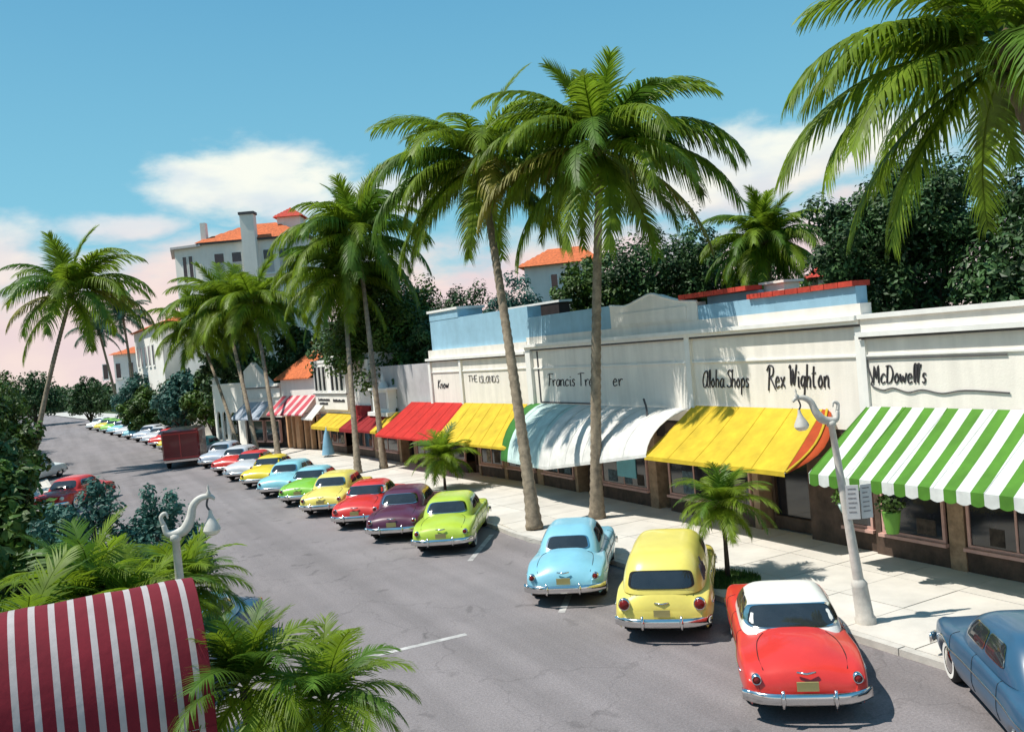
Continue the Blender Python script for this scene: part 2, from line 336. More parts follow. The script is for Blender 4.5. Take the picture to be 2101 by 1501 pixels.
# ---------------------------------------------------------------- stroke lettering
GL = {
'F': [[(.1, 0), (.18, .5), (.2, 1)], [(.0, .92), (.3, 1), (.6, .96)], [(.12, .55), (.42, .58)]],
'r': [[(.05, .5), (.1, 0)], [(.1, .3), (.25, .5), (.38, .46)]],
'a': [[(.42, .44), (.25, .52), (.06, .3), (.12, .02), (.3, .04), (.44, .5)], [(.44, .5), (.42, .08), (.54, .02)]],
'n': [[(.04, .5), (.06, 0)], [(.06, .32), (.25, .52), (.36, .4), (.36, .05), (.46, .02)]],
'c': [[(.4, .42), (.24, .52), (.06, .28), (.14, .0), (.4, .08)]],
'i': [[(.08, .5), (.1, .05), (.2, .02)], [(.08, .68), (.1, .72)]],
's': [[(.32, .46), (.16, .52), (.1, .34), (.28, .2), (.2, .0), (.04, .06)]],
'T': [[(.24, 1), (.2, .5), (.16, 0)], [(-.05, .92), (.3, 1), (.58, .98)]],
'e': [[(.08, .26), (.36, .32), (.24, .52), (.06, .3), (.14, .0), (.4, .08)]],
'h': [[(.12, 1.05), (.08, .5), (.05, 0)], [(.06, .3), (.24, .5), (.36, .38), (.34, 0)]],
'l': [[(.1, .1), (.2, .7), (.16, 1.05), (.06, .8), (.08, .1), (.2, .02)]],
'o': [[(.22, .52), (.05, .28), (.16, .0), (.36, .2), (.26, .5), (.2, .52)]],
'p': [[(.08, .5), (.04, -.42)], [(.07, .3), (.24, .54), (.38, .3), (.26, .02), (.08, .1)]],
'A': [[(.62, .6), (.5, .98), (.2, .8), (.05, .35), (.18, 0), (.42, .1), (.58, .6), (.6, .98), (.56, .2), (.7, 0)]],
'S': [[(.5, .9), (.3, 1.02), (.12, .8), (.4, .5), (.42, .12), (.18, 0), (.0, .12)]],
'R': [[(.18, .95), (.1, .4), (.04, -.15)], [(-.1, .8), (.15, 1.05), (.5, .95), (.45, .6), (.14, .5)], [(.2, .5), (.45, .2), (.7, -.1)]],
'x': [[(.04, .48), (.2, .25), (.4, .02)], [(.38, .5), (.04, .0)]],
'W': [[(.0, .9), (.12, 1.0), (.16, .1), (.34, .85), (.42, .1), (.66, 1.05)]],
'g': [[(.38, .46), (.2, .52), (.06, .28), (.18, .04), (.38, .3), (.38, .5), (.34, -.3), (.12, -.36)]],
't': [[(.18, .95), (.12, .4), (.16, .02), (.3, .04)], [(.0, .62), (.34, .66)]],
'M': [[(.04, 0), (.12, .95), (.28, .25), (.46, .98), (.52, .0)]],
'D': [[(.12, .98), (.06, .0)], [(-.04, .92), (.35, .95), (.56, .55), (.4, .08), (.02, .02)]],
'w': [[(.0, .5), (.08, .04), (.22, .4), (.34, .04), (.5, .54)]],
"'": [[(.06, 1.0), (.02, .8)]], ' ': [],
'K': [[(.08, .95), (.04, 0)], [(.46, .95), (.1, .45), (.5, 0)]], 'y': [[(.04, .5), (.14, .12), (.32, .2)], [(.4, .5), (.3, -.1), (.08, -.35)]],
'H': [[(.05, 1), (.05, 0)], [(.45, 1), (.45, 0)], [(.05, .5), (.45, .5)]], 'E': [[(.42, 1), (.05, 1), (.05, 0), (.42, 0)], [(.05, .5), (.36, .5)]],
'I': [[(.08, 1), (.08, 0)]], 'L': [[(.05, 1), (.05, 0), (.4, 0)]], 'N': [[(.05, 0), (.05, 1), (.42, 0), (.42, 1)]],
}
ADV = {'i': .24, 'l': .26, "'": .14, ' ': .3, 'M': .66, 'W': .74, 'w': .58, 'D': .66, 'R': .66, 'A': .74, 'I': .22, 'r': .4, 'T': .56}
def letters(fr, txt, s_start, s_end, z, h, parent, m=INK, rad=.02, slant=.18, name='lettering', o=.012):
    tot = sum(ADV.get(c, .5) for c in txt); k = (s_end-s_start)/tot; x = s_start
    for c in txt:
        b = MB()
        for st in GL[c]:
            pts = smooth_line([fr.P(x+(px+slant*py*.6)*k, o, z+py*h) for px, py in st], 4) if c not in 'HEILNT' else [fr.P(x+px*k, o, z+py*h) for px, py in st]
            n_ = len(pts); b.tube(pts, [rad*(.75+.5*abs((pts[min(i+1, n_-1)]-pts[max(i-1, 0)]).normalized().z)) for i in range(n_)], 5)
        x += ADV.get(c, .5)*k
        if c != ' ': adopt(b.build('letter', m), parent)

# ---------------------------------------------------------------- the shop row
def window(fr, s0, s1, z0, z1, parent, frame=PINKF, glass=GLASSD, fw=.07, o=.03, mull=0, name='window', sill=True):
    w = fr.part(name, frame, parent, (s0, s0+fw, -.02, o+.03, z0, z1), (s1-fw, s1, -.02, o+.03, z0, z1), (s0+fw, s1-fw, -.02, o+.03, z1-fw, z1), (s0+fw, s1-fw, -.02, o+.03, z0, z0+fw))
    g = fr.part('pane', glass, w, (s0+fw, s1-fw, -.03, o-.005, z0+fw, z1-fw))
    for i in range(mull):
        c = s0+(s1-s0)*(i+1)/(mull+1); fr.part('mullion', frame, w, (c-fw*.35, c+fw*.35, o-.003, o+.02, z0+fw, z1-fw))
    if fr.L > 9 and s1-s0 > 1.5 and z0 < 1:
        x_ = s0+.25
        while x_ < s1-.7:
            w_, h_ = R_.uniform(.25, .6), R_.uniform(.3, .9); fr.part('display_panel', R_.choice(DISP), w, (x_, min(x_+w_, s1-.1), o-.004, o+.004, z0+.12, z0+.12+h_)); x_ += w_+R_.uniform(.2, .9)
    if sill: fr.part('sill', frame, w, (s0-.06, s1+.06, 0, o+.12, z0-.08, z0-.002))
    return w
DISP = [mat('display_'+n_, c_, .8, var=.5, scale=6) for n_, c_ in (('cream', (.25, .22, .17)), ('rust', (.16, .06, .04)), ('blue_grey', (.09, .14, .17)), ('umber', (.06, .045, .035)))]
# main white shop
F1 = Frame((18, 15.4), (18, 32.9)); L1 = F1.L
b1 = thing('shop_building', 'long white shop block with curved pediment, blue upper parapet and red coping', 'building', (18, 24, 0))
F1.part('upper_wall', WHITE, b1, (0, L1, -.5, 0, 3.2, 5.9))
F1.part('cornice', TRIM, b1, (-.0, L1, -.3, .16, 5.9, 6.0), (-.0, L1, -.3, .26, 6.0, 6.12))
F1.part('parapet', WHITE, b1, (0, L1, -.4, 0, 6.12, 6.42))
F1.part('parapet_blue_band', BLUEW, b1, (11.0, L1-.01, -.4, -.004, 6.42, 7.25))
F1.part('parapet_blue_band', BLUEW, b1, (.1, 6.2, -.4, -.004, 6.42, 6.86))
# curved pediment
ped = [(6.2, 6.42), (6.2, 6.98), (7.0, 7.06), (7.8, 7.24), (8.5, 7.42), (9.2, 7.3), (10.0, 7.14), (10.6, 7.18), (11.0, 7.22), (11.0, 6.42)]
pp = [ped[0], ped[1]]+[tuple(q) for q in [(v.x, v.y) for v in smooth_line([(a, b, 0) for a, b in ped[1:-1]], 5)][1:]]+[ped[-1]]
b = MB(); n = len(pp)
b.add([F1.P(s, .03, z) for s, z in pp]+[F1.P(s, -.35, z) for s, z in pp], [tuple(range(n))[::-1], tuple(range(n, 2*n))]+[(i, (i+1) % n, (i+1) % n+n, i+n) for i in range(n)])
adopt(b.build('pediment', WHITE), b1)
F1.part('raised_panel', WHITE, b1, (6.7, 10.5, .03, .06, 6.5, 6.9))
cp = MB(); cp.tube([F1.P(s, .02, z+.02) for s, z in pp[1:-1]], .045, 6); adopt(cp.build('pediment_coping', TRIM), b1)
for s0, s1, z in ((.1, 3.9, 6.86), (3.9, 7.0, 7.12)):
    k = s0
    while k < s1-.1:
        F1.part('coping_tile', TILER, b1, (k+.01, min(k+.46, s1)-.01, -.55, .10, z+R_.uniform(-.006, .006), z+.14)); k += .46
F1.part('parapet_blue_band', BLUEW, b1, (3.9, 6.19, -.6, -.405, 6.42, 7.115))
F1.part('chimney', WHITE, b1, (3.2, 4.0, -1.3, -.7, 6.4, 7.25))
F1.part('chimney', WHITE, b1, (3.1, 4.1, -1.4, -.6, 7.25, 7.32))
F1.part('string_course', TRIM, b1, (0, L1, 0, .05, 5.07, 5.12))
F1.part('pilaster', TRIM, b1, (L1-.42, L1, 0, .14, 3.2, 5.9)); F1.part('pilaster', TRIM, b1, (0, .2, 0, .06, 3.2, 5.9))
F1.part('pilaster', TRIM, b1, (6.62, 6.86, .0, .12, 3.2, 5.9)); 
F1.part('cornice_shadow_line', DARKLINE, b1, (-.0, L1, 0.0, .10, 5.84, 5.897))  # dark strip painting the shadow line below the cornice
for bb in ((16.62, 16.68, .0, .04, 3.65, 5.8), (12.2, 16.62, .0, .04, 3.65, 3.70)): F1.part('sign_frame', DARKLINE, b1, bb)
letters(F1, 'Francis Trea', 15.95, 12.15, 4.35, .50, b1, rad=.02, slant=.1)
letters(F1, 'er', 11.25, 10.6, 4.35, .50, b1, rad=.02, slant=.1)
letters(F1, 'Aloha Shops', 6.25, 4.12, 4.30, .52, b1, rad=.019)
letters(F1, 'Rex Wighton', 3.4, 1.15, 4.30, .60, b1, rad=.022)
ro = MB().tube(smooth_line([F1.P(8.75, .5, 3.95), F1.P(8.35, .7, 3.6), F1.P(8.0, 1.0, 3.05)], 4), .035, 6); adopt(ro.build('awning_pole', DARKLINE), b1)
# storefront
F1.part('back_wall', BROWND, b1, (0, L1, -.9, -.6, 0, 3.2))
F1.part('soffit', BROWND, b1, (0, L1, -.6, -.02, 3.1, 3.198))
seq = [('w', 0.0, 1.05), ('p', 1.05, 2.2), ('d', 2.2, 4.1), ('c', 4.1, 4.35), ('w', 4.35, 8.4), ('d', 8.4, 9.0), ('c', 9.0, 9.45), ('w', 9.45, 12.5), ('c', 12.5, 12.8), ('d', 12.8, 14.2), ('c', 14.2, 14.4), ('w', 14.4, 17.0), ('c', 17.0, 17.5)]
def storefront(fr, b, seq, top=3.1):
    for t, a, c in seq:
        if t == 'c': fr.part('column', TAN, b, (a, c, -.55, .04, .05, top))
        elif t == 'p': fr.part('wall_panel', BROWN, b, (a, c, -.55, 0, .05, top))
        elif t == 'w':
            fr.part('bulkhead', BROWN, b, (a, c, -.55, 0, .05, .62)); window(fr, a+.08, c-.08, .70, 2.75, b, mull=max(1, round((c-a)/1.3))-1)
            fr.part('transom_panel', BROWN, b, (a, c, -.5, -.02, 2.76, top))
        else:
            mid = (a+c)/2
            d = fr.part('door', BROWN, b, (a+.1, a+.2, -.58, -.4, .13, 2.6), (c-.2, c-.1, -.58, -.4, .13, 2.6), (a+.2, c-.2, -.58, -.4, 2.45, 2.6), (a+.2, c-.2, -.58, -.4, .13, .5))
            fr.part('door_glass', GLASSD, d, (a+.2, c-.2, -.56, -.5, .5, 2.45)); fr.part('door_handle', CHROME, d, (a+.24, a+.27, -.4, -.36, 1.0, 1.3))
            fr.part('lintel', BROWND, b, (a, c, -.59, -.1, 2.62, top))
storefront(F1, b1, seq)
F1.part('window_display', mat('aqua_display_card', (.18, .50, .58), .6), b1, (10.2, 11.35, .03, .06, 1.05, 2.0))
# right shop
F0 = Frame((17.9, 2), (17.9, 15.37)); L0 = F0.L
b0 = thing('shop_building', 'white stucco shop at the right end of the row above the green striped awning', 'building', (18, 9, 0))
F0.part('upper_wall', WHITE, b0, (0, L0, -.5, 0, 3.2, 5.52)); F0.part('cornice', TRIM, b0, (-.1, L0, -.3, .2, 5.58, 5.7)); F0.part('cornice_shadow_line', DARKLINE, b0, (0, L0, 0, .09, 5.52, 5.58))  # the dark strip is the cornice's shadow, put in as colour
F0.part('parapet', WHITE, b0, (0, L0, -.4, 0, 5.7, 6.02)); F0.part('coping', TRIM, b0, (-.05, L0+.02, -.45, .08, 6.02, 6.14))
F0.part('string_course', TRIM, b0, (0, L0, 0, .05, 5.08, 5.13)); F0.part('end_pilaster', TRIM, b0, (L0-.16, L0, 0, .07, 3.2, 5.5))
letters(F0, "McDowell's", 13.1, 11.55, 4.42, .44, b0, rad=.019)
fm = MB()
fm.tube(smooth_line([F0.P(9.6, .03, 5.02), F0.P(12.9, .03, 5.02), F0.P(13.2, .03, 4.96), F0.P(13.16, .03, 4.7), F0.P(13.1, .03, 4.5), F0.P(13.12, .03, 4.36), F0.P(12.8, .03, 4.25), F0.P(12.5, .03, 4.3), F0.P(12.1, .03, 4.2), F0.P(11.7, .03, 4.26), F0.P(11.2, .03, 4.18), F0.P(10.6, .03, 4.25), F0.P(9.6, .03, 4.2)], 5), .018, 5)
adopt(fm.build('sign_outline', DARKLINE), b0)
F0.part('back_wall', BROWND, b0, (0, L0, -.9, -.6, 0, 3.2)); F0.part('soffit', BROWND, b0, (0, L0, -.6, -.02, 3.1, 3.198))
storefront(F0, b0, [('c', 0, .3), ('w', .3, 4.6), ('c', 4.6, 5), ('d', 5, 7), ('c', 7, 7.3), ('w', 7.3, 10.9), ('c', 10.9, 11.3), ('w', 11.3, 13.2), ('p', 13.2, L0)])
# left shop with tall blue parapet
F2 = Frame((18, 32.95), (17.3, 42.3)); L2 = F2.L
b2 = thing('shop_building', 'white shop with tall pale blue upper wall above the red and yellow awning', 'building', (17.7, 37.5, 0))
F2.part('upper_wall', WHITE, b2, (0, L2, -.5, 0, 3.2, 5.66)); F2.part('cornice_shadow_line', DARKLINE, b2, (0, L2, 0, .07, 5.66, 5.72)); F2.part('cornice', TRIM, b2, (0, L2+.1, -.3, .18, 5.72, 5.84))  # shadow under the cornice painted as a dark strip
F2.part('parapet', WHITE, b2, (0, L2, -.4, 0, 5.84, 6.25)); F2.part('blue_upper_wall', BLUEW, b2, (0, L2-.1, -.9, -.2, 6.25, 7.75)); F2.part('blue_tower_wall', BLUEW, b2, (6.2, L2-.1, -1.6, -.18, 7.75, 8.15))
F2.part('coping', TRIM, b2, (6.1, L2, -1.7, -.1, 8.15, 8.27)); F2.part('rear_roof_edge', BROWND, b2, (1.6, 6.1, -3.6, -3.0, 6.2, 7.95)); F2.part('rear_coping', TRIM, b2, (1.5, 6.1, -3.7, -2.95, 7.95, 8.05))
F2.part('string_course', TRIM, b2, (0, L2, 0, .05, 5.1, 5.15)); F2.part('pilaster', TRIM, b2, (5.85, 6.05, 0, .1, 3.2, 5.66)); F2.part('pilaster', TRIM, b2, (L2-.25, L2, 0, .1, 3.2, 5.66))
letters(F2, 'THE ISLANDS'.replace('S', 'S').replace('A', 'A'), 5.2, 2.4, 4.55, .34, b2, m=INKF, rad=.018, slant=0) if False else None
GL['Sq'] = GL['S']
letters(F2, 'THE', 5.3, 4.45, 4.6, .30, b2, m=INKF, rad=.02, slant=0); letters(F2, 'ISLANDS', 4.3, 2.5, 4.55, .30, b2, m=INKF, rad=.02, slant=0)
letters(F2, 'Know', 8.6, 7.4, 4.3, .45, b2, rad=.02)
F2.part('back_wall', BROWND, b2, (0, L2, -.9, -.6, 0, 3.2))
storefront(F2, b2, [('w', 0, 2.4), ('c', 2.4, 2.65), ('w', 2.65, 4.8), ('c', 4.8, 5.0), ('d', 5.0, 6.2), ('w', 6.2, 7.7), ('c', 7.7, 7.9), ('w', 7.9, 9.0), ('c', 9.0, L2)])
# shaded recess with lantern-topped gate house
F3 = Frame((17.3, 42.35), (16.75, 50.6)); b3 = thing('shop_building', 'low stucco wall section coloured grey for tree shade, beside the red awning', 'building', (17, 46.5, 0))
F3.part('upper_wall', GREYW, b3, (0, F3.L, -.8, -.2, 2.6, 5.6)); F3.part('back_wall', BROWND, b3, (0, F3.L, -.9, -.6, 0, 2.6))  # tree shade on the upper wall is put into its grey colour
storefront(F3, b3, [('c', 0, .4), ('w', .4, 2.4), ('c', 2.4, 2.7), ('d', 2.7, 4.4), ('c', 4.4, 4.7), ('w', 4.7, 7.8), ('c', 7.8, F3.L)], 2.6)
b3b = thing('rooftop_lantern', 'square white lantern box with finial above the small awnings', 'lantern', F3.P(5.9, -.1, 2.8))
F3.part('lantern_box', TRIM, b3b, (4.9, 7.2, -.19, .35, 3.0, 4.25)); F3.part('lantern_cap', TRIM, b3b, (4.7, 7.4, -.19, .5, 4.25, 4.38))
F3.part('lattice', GREYW, b3b, (5.15, 6.95, .35, .37, 3.2, 4.1)); fn = MB().lathe([(.3, 0), (.22, .25), (.08, .4), (.12, .5), (.03, .8), (.0, .95)], 10, F3.P(6.0, .1, 4.38)); adopt(fn.build('finial', TRIM, smooth=True), b3b)
F3.part('lantern_base', TRIM, b3b, (4.6, 7.5, -.19, .6, 2.78, 3.0))
# white building with tall bay windows
F4 = Frame((16.75, 50.7), (16.05, 59.8)); b4 = thing('shop_building', 'white two storey shop with a bay of tall dark windows and black sign lettering', 'building', (16.4, 55, 0))
F4.part('wall', WHITE2, b4, (0, F4.L, -6, 0, 2.6, 6.1)); F4.part('eaves', TRIM, b4, (2.0, F4.L+.2, -.3, .3, 6.1, 6.28)); F4.part('flat_roof', TRIM, b4, (0, F4.L, -6, -.3, 6.1, 6.5))
F4.part('bay', WHITE2, b4, (3.2, 9.0, 0, .25, 3.0, 6.1))
for i, s in enumerate((3.5, 4.3, 5.1, 6.6, 7.4, 8.2)): window(F4, s, s+.62, 4.2, 5.9, b4, frame=TRIM, o=.27, fw=.05, sill=False)
F4.part('string_course', DARKLINE, b4, (3.0, 9.2, .25, .32, 4.0, 4.06)); F4.part('string_course', TRIM, b4, (3.0, 9.2, .25, .36, 4.06, 4.16))
letters(F4, 'SHOPS'.lower(), 8.6, 6.6, 3.45, .3, b4, rad=.035) if False else None
for s0, s1, z in ((6.3, 8.4, 3.55), (3.6, 5.6, 3.5), (6.6, 8.2, 3.3)):
    b = MB(); s = s1
    while s > s0:
        w = R_.uniform(.08, .16); F4.box(b, s-w, s, .25, .28, z, z+R_.uniform(.12, .2)); s -= w+.07
    adopt(b.build('worn_sign_lettering', INK), b4)
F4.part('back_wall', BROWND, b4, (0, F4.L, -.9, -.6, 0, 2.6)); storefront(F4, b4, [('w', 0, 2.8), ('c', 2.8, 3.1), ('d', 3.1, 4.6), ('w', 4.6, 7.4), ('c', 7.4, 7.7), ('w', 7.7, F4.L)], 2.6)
# orange-roofed shop with apricot columns
F5 = Frame((16.0, 59.9), (14.7, 64.8)); b5 = thing('shop_building', 'shop with sloping orange tiled roof and apricot columns above the pink striped awning', 'building', (15.4, 62.4, 0))
F5.part('wall', WHITE2, b5, (0, F5.L, -.3, 0, 2.6, 5.15)); F5.part('back_wall', BROWND, b5, (0, F5.L, -.9, -.6, 0, 2.6))
b = MB(); P = F5.P; k = 0
while k < 12:
    s0 = F5.L+.35-k*.42
    if s0 < -.2: break
    b_ = MB(); c0, c1 = P(s0, .35, 5.12), P(s0-.42, .35, 5.12)
    up0, up1 = P(s0-1.3, -2.2, 7.0), P(s0-1.72, -2.2, 7.0); h = Vector((0, 0, .10))
    b_.hexa([c0, c1, up1, up0, c0+h, c1+h+Vector((0, 0, -.05)), up1+h+Vector((0, 0, -.05)), up0+h]); adopt(b_.build('roof_tile_course', TILE), b5); k += 1
for s in (.2, 1.2, 2.0, 2.9, 3.8, 4.6): F5.part('column', ORANGEW, b5, (s, s+(.55 if s == 2.9 else .22), -.3, 0, .05, 2.6))
for s in (.5, 1.5, 3.5): F5.part('shop_glass', GLASSD, b5, (s, s+.6, -.58, -.5, .3, 2.5))
# white gabled front
F6 = Frame((14.6, 64.9), (12.9, 69.8)); b6 = thing('shop_building', 'narrow white shop with stepped gable beside the arched building', 'building', (13.7, 67.3, 0))
F6.part('wall', WHITE2, b6, (0, F6.L, -3, 0, 2.4, 4.9)); F6.part('cornice', TRIM, b6, (0, F6.L, 0, .2, 4.7, 4.78)); F6.part('band', TRIM, b6, (0, F6.L, 0, .1, 3.9, 3.96)); F6.part('cornice_shadow_line', DARKLINE, b6, (0, F6.L, 0, .15, 4.62, 4.70))  # dark strip below the cornice is a painted shadow
b = MB(); b.add([P_ for o in (-.02, -.4) for P_ in (F6.P(1.2, o, 4.9), F6.P(4.9, o, 4.9), F6.P(4.9, o, 6.0), F6.P(3.6, o, 6.6))], [(0, 1, 2, 3), (7, 6, 5, 4), (0, 3, 7, 4), (3, 2, 6, 7), (2, 1, 5, 6)]); adopt(b.build('gable', WHITE2), b6)
F6.part('shopfront', BROWND, b6, (0, F6.L, -.5, -.3, .05, 2.4)); window(F6, .5, 2.4, .6, 2.2, b6, o=-.25); window(F6, 2.8, 4.6, .6, 2.2, b6, o=-.25)
# arched arcade
F7 = Frame((12.85, 69.9), (11.6, 76.0)); b7 = thing('arcade_building', 'white arcaded building with one wide arch and tall narrow openings next to the hedge', 'building', (12.2, 73, 0))
def arch_wall(fr, s0, s1, z0, z1, ops, o0=-.35, o1=0):
    """wall as boxes plus arch fillets: ops = (sa, sb, zspring)"""
    b = MB(); x = s0
    for a, c, zs in ops:
        if a > x: fr.box(b, x, a, o0, o1, z0, z1)
        r = (c-a)/2; cx = (a+c)/2; n = 10
        prof = [(cx+r*cos(pi-pi*i/n), zs+r*sin(pi*i/n)) for i in range(n+1)]
        for (p, q), (p2, q2) in zip(prof, prof[1:]):
            P = fr.P; b.hexa([P(p, o0, q), P(p, o1, q), P(p2, o1, q2), P(p2, o0, q2), P(p, o0, z1), P(p, o1, z1), P(p2, o1, z1), P(p2, o0, z1)])
        x = c
    if x < s1: fr.box(b, x, s1, o0, o1, z0, z1)
    return b
adopt(arch_wall(F7, 0, F7.L, .05, 5.0, [(1.3, 3.2, 1.9), (3.75, 4.55, 2.5), (4.95, 5.75, 2.5)], -.12).build('arcade_wall', WHITE2), b7)
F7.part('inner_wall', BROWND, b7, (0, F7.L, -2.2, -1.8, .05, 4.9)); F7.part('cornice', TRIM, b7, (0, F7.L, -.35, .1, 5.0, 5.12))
b = MB().lathe([(.3, 0), (.3, .3), (.42, .34), (.42, .44), (.12, .6)], 10, F7.P(F7.L-.5, -.2, 5.12)); adopt(b.build('urn', TRIM, smooth=True), b7)
F7.part('roof', TRIM, b7, (0, F7.L, -6, -.35, 4.6, 4.9))

# ---------------------------------------------------------------- hotel tower and other far houses
def hip(parent, c, ax, hx, hy, z, h, over, m=TILE, name='roof', ridge=.0):
    """hipped roof of separate courses"""
    n = 6
    for i in range(n):
        a, b2_ = i/n, (i+1)/n
        def ring(t, zz): 
            x, y = (hx+over)*(1-t)+ridge*t, (hy+over)*(1-t)+.05*t
            return [c+ax*(sx*x)+Vector((-ax.y, ax.x, 0))*(sy*y)+Vector((0, 0, zz)) for sx, sy in ((-1, -1), (1, -1), (1, 1), (-1, 1))]
        mb = MB().hexa(ring(a, z+h*a)+ring(b2_, z+h*b2_+.10)); adopt(mb.build(name if i == 0 else 'roof_course', m), parent)
ht = thing('hotel_tower', 'tall white hotel tower with orange hipped roofs and three chimneys rising above the palms', 'building', (18, 92, 0))
hd = Vector((22.77-13.72, 84.35-89.08, 0)); HL = hd.length; hd.normalize(); hn = Vector((-hd.y, hd.x, 0))
FH = Frame((22.77, 84.35), (13.72, 89.08))           # camera-facing side; s from right to left
if FH.n.dot(Vector((0, -1, 0))) < 0: FH.n = -FH.n
FH.part('tower_body', WHITE2, ht, (0, FH.L, -7.5, 0, 0, 18.5))
FW = Frame((13.72, 89.08), (11.5, 92.5)); 
if FW.n.x > 0: FW.n = -FW.n
b = MB(); q = [Vector((13.72, 89.08, 0)), Vector((11.6, 91.2, 0)), Vector((12.6, 98, 0)), Vector((17.2, 95.6, 0))]
b.hexa(q[::-1]+[v+Vector((0, 0, 18.35)) for v in q[::-1]]); adopt(b.build('tower_wing', WHITE2), ht)
FW = Frame((13.72, 89.08), (11.6, 91.2))
for z0, z1 in ((15.0, 17.6), (9.6, 12.0)):
    window(FW, .9, 1.45, z0, z1, ht, frame=TRIM, fw=.06); window(FW, 1.6, 2.15, z0, z1, ht, frame=TRIM, fw=.06)
for s, w in ((1.6, 1.15), (3.1, 1.15), (6.2, 1.1), (7.9, 1.1)):
    w_ = window(FH, s, s+w, 15.2, 17.6, ht, frame=TRIM, fw=.10); FH.part('blind', GREYW, w_, (s+.1, s+w-.1, .026, .03, 15.3, 16.6))
    window(FH, s, s+w, 10.2, 12.2, ht, frame=TRIM, fw=.1)
FH.part('chimney', WHITE2, ht, (4.55, 5.85, .0, 1.0, 8, 20.9)); FH.part('chimney_cap', DARKLINE, ht, (4.45, 5.95, -.1, 1.1, 20.9, 21.15))
FH.part('eaves', DARKLINE, ht, (-.3, FH.L+.2, -7.8, .35, 18.5, 18.66))
hip(ht, FH.P(FH.L/2, -3.75, 0), FH.d, FH.L/2, 3.75, 18.66, 1.9, .4, ridge=1.5)
FH.part('chimney', WHITE2, ht, (FH.L-.5, FH.L+.0, -1.2, -.5, 18.3, 20.7))
FH.part('cupola_wall', WHITE2, ht, (1.0, 3.3, -5.5, -3.0, 18.6, 21.0)); hip(ht, FH.P(2.15, -4.25, 0), FH.d, 1.15, 1.25, 21.0, 1.0, .35, m=TILER, ridge=.05)
b = MB(); e = Vector((0, 0, .22)); qq = [q[0]+Vector((-.1, -.4, 18.35)), q[1]+Vector((-.4, -.2, 18.35)), q[2]+Vector((-.4, .3, 18.35)), q[3]+Vector((0, 0, 18.35))]
b.hexa(qq[::-1]+[v+e for v in qq[::-1]]); adopt(b.build('wing_eaves', GREYW), ht)
FH.part('arched_window', DARKLINE, ht, (7.8, 9.3, 0, .04, 8.6, 9.9))

def house(name, label, A, B, depth, z_e, rh, wins, m=WHITE2, tm=TILE, nside=1, over=.5, eave=True):
    f = Frame(A, B)
    r = thing(name, label, 'building', (A[0], A[1], 0))
    f.part('wall', m, r, (0, f.L, -depth, 0, 0, z_e)); hip(r, f.P(f.L/2, -depth/2, 0), f.d, f.L/2, depth/2, z_e, rh, over, m=tm, ridge=f.L*.25)
    for s0, s1, z0, z1 in wins: window(f, s0, s1, z0, z1, r, frame=TRIM, fw=.1)
    return r, f
house('townhouse', 'white three storey house with orange hipped roof left of the hotel tower', (10.4, 98), (9.2, 116), 9, 11.6, 1.6, [(5+2.6*i, 6.2+2.6*i, 7.4, 9.8) for i in range(5)])
r_, f_ = house('townhouse', 'white house with orange roof and six tall windows at the street end', (16.5, 134), (8.0, 139), 10, 9.9, 1.4, [(1.2+1.9*i, 2.1+1.9*i, 6.4, 8.7) for i in range(6)], tm=TILE)
house('townhouse', 'white house with orange roof seen between the two tallest palms', (38.5, 58), (34, 61.5), 9, 12.3, 1.6, [(1.2, 1.9, 10.3, 11.6), (3.0, 3.7, 10.3, 11.6)])
house('townhouse', 'house with a small orange roof mostly hidden behind the big dark tree', (38.5, 30.5), (35.6, 33), 7, 8.3, 1.0, [(1, 2, 5.8, 7.2)], tm=TILER)

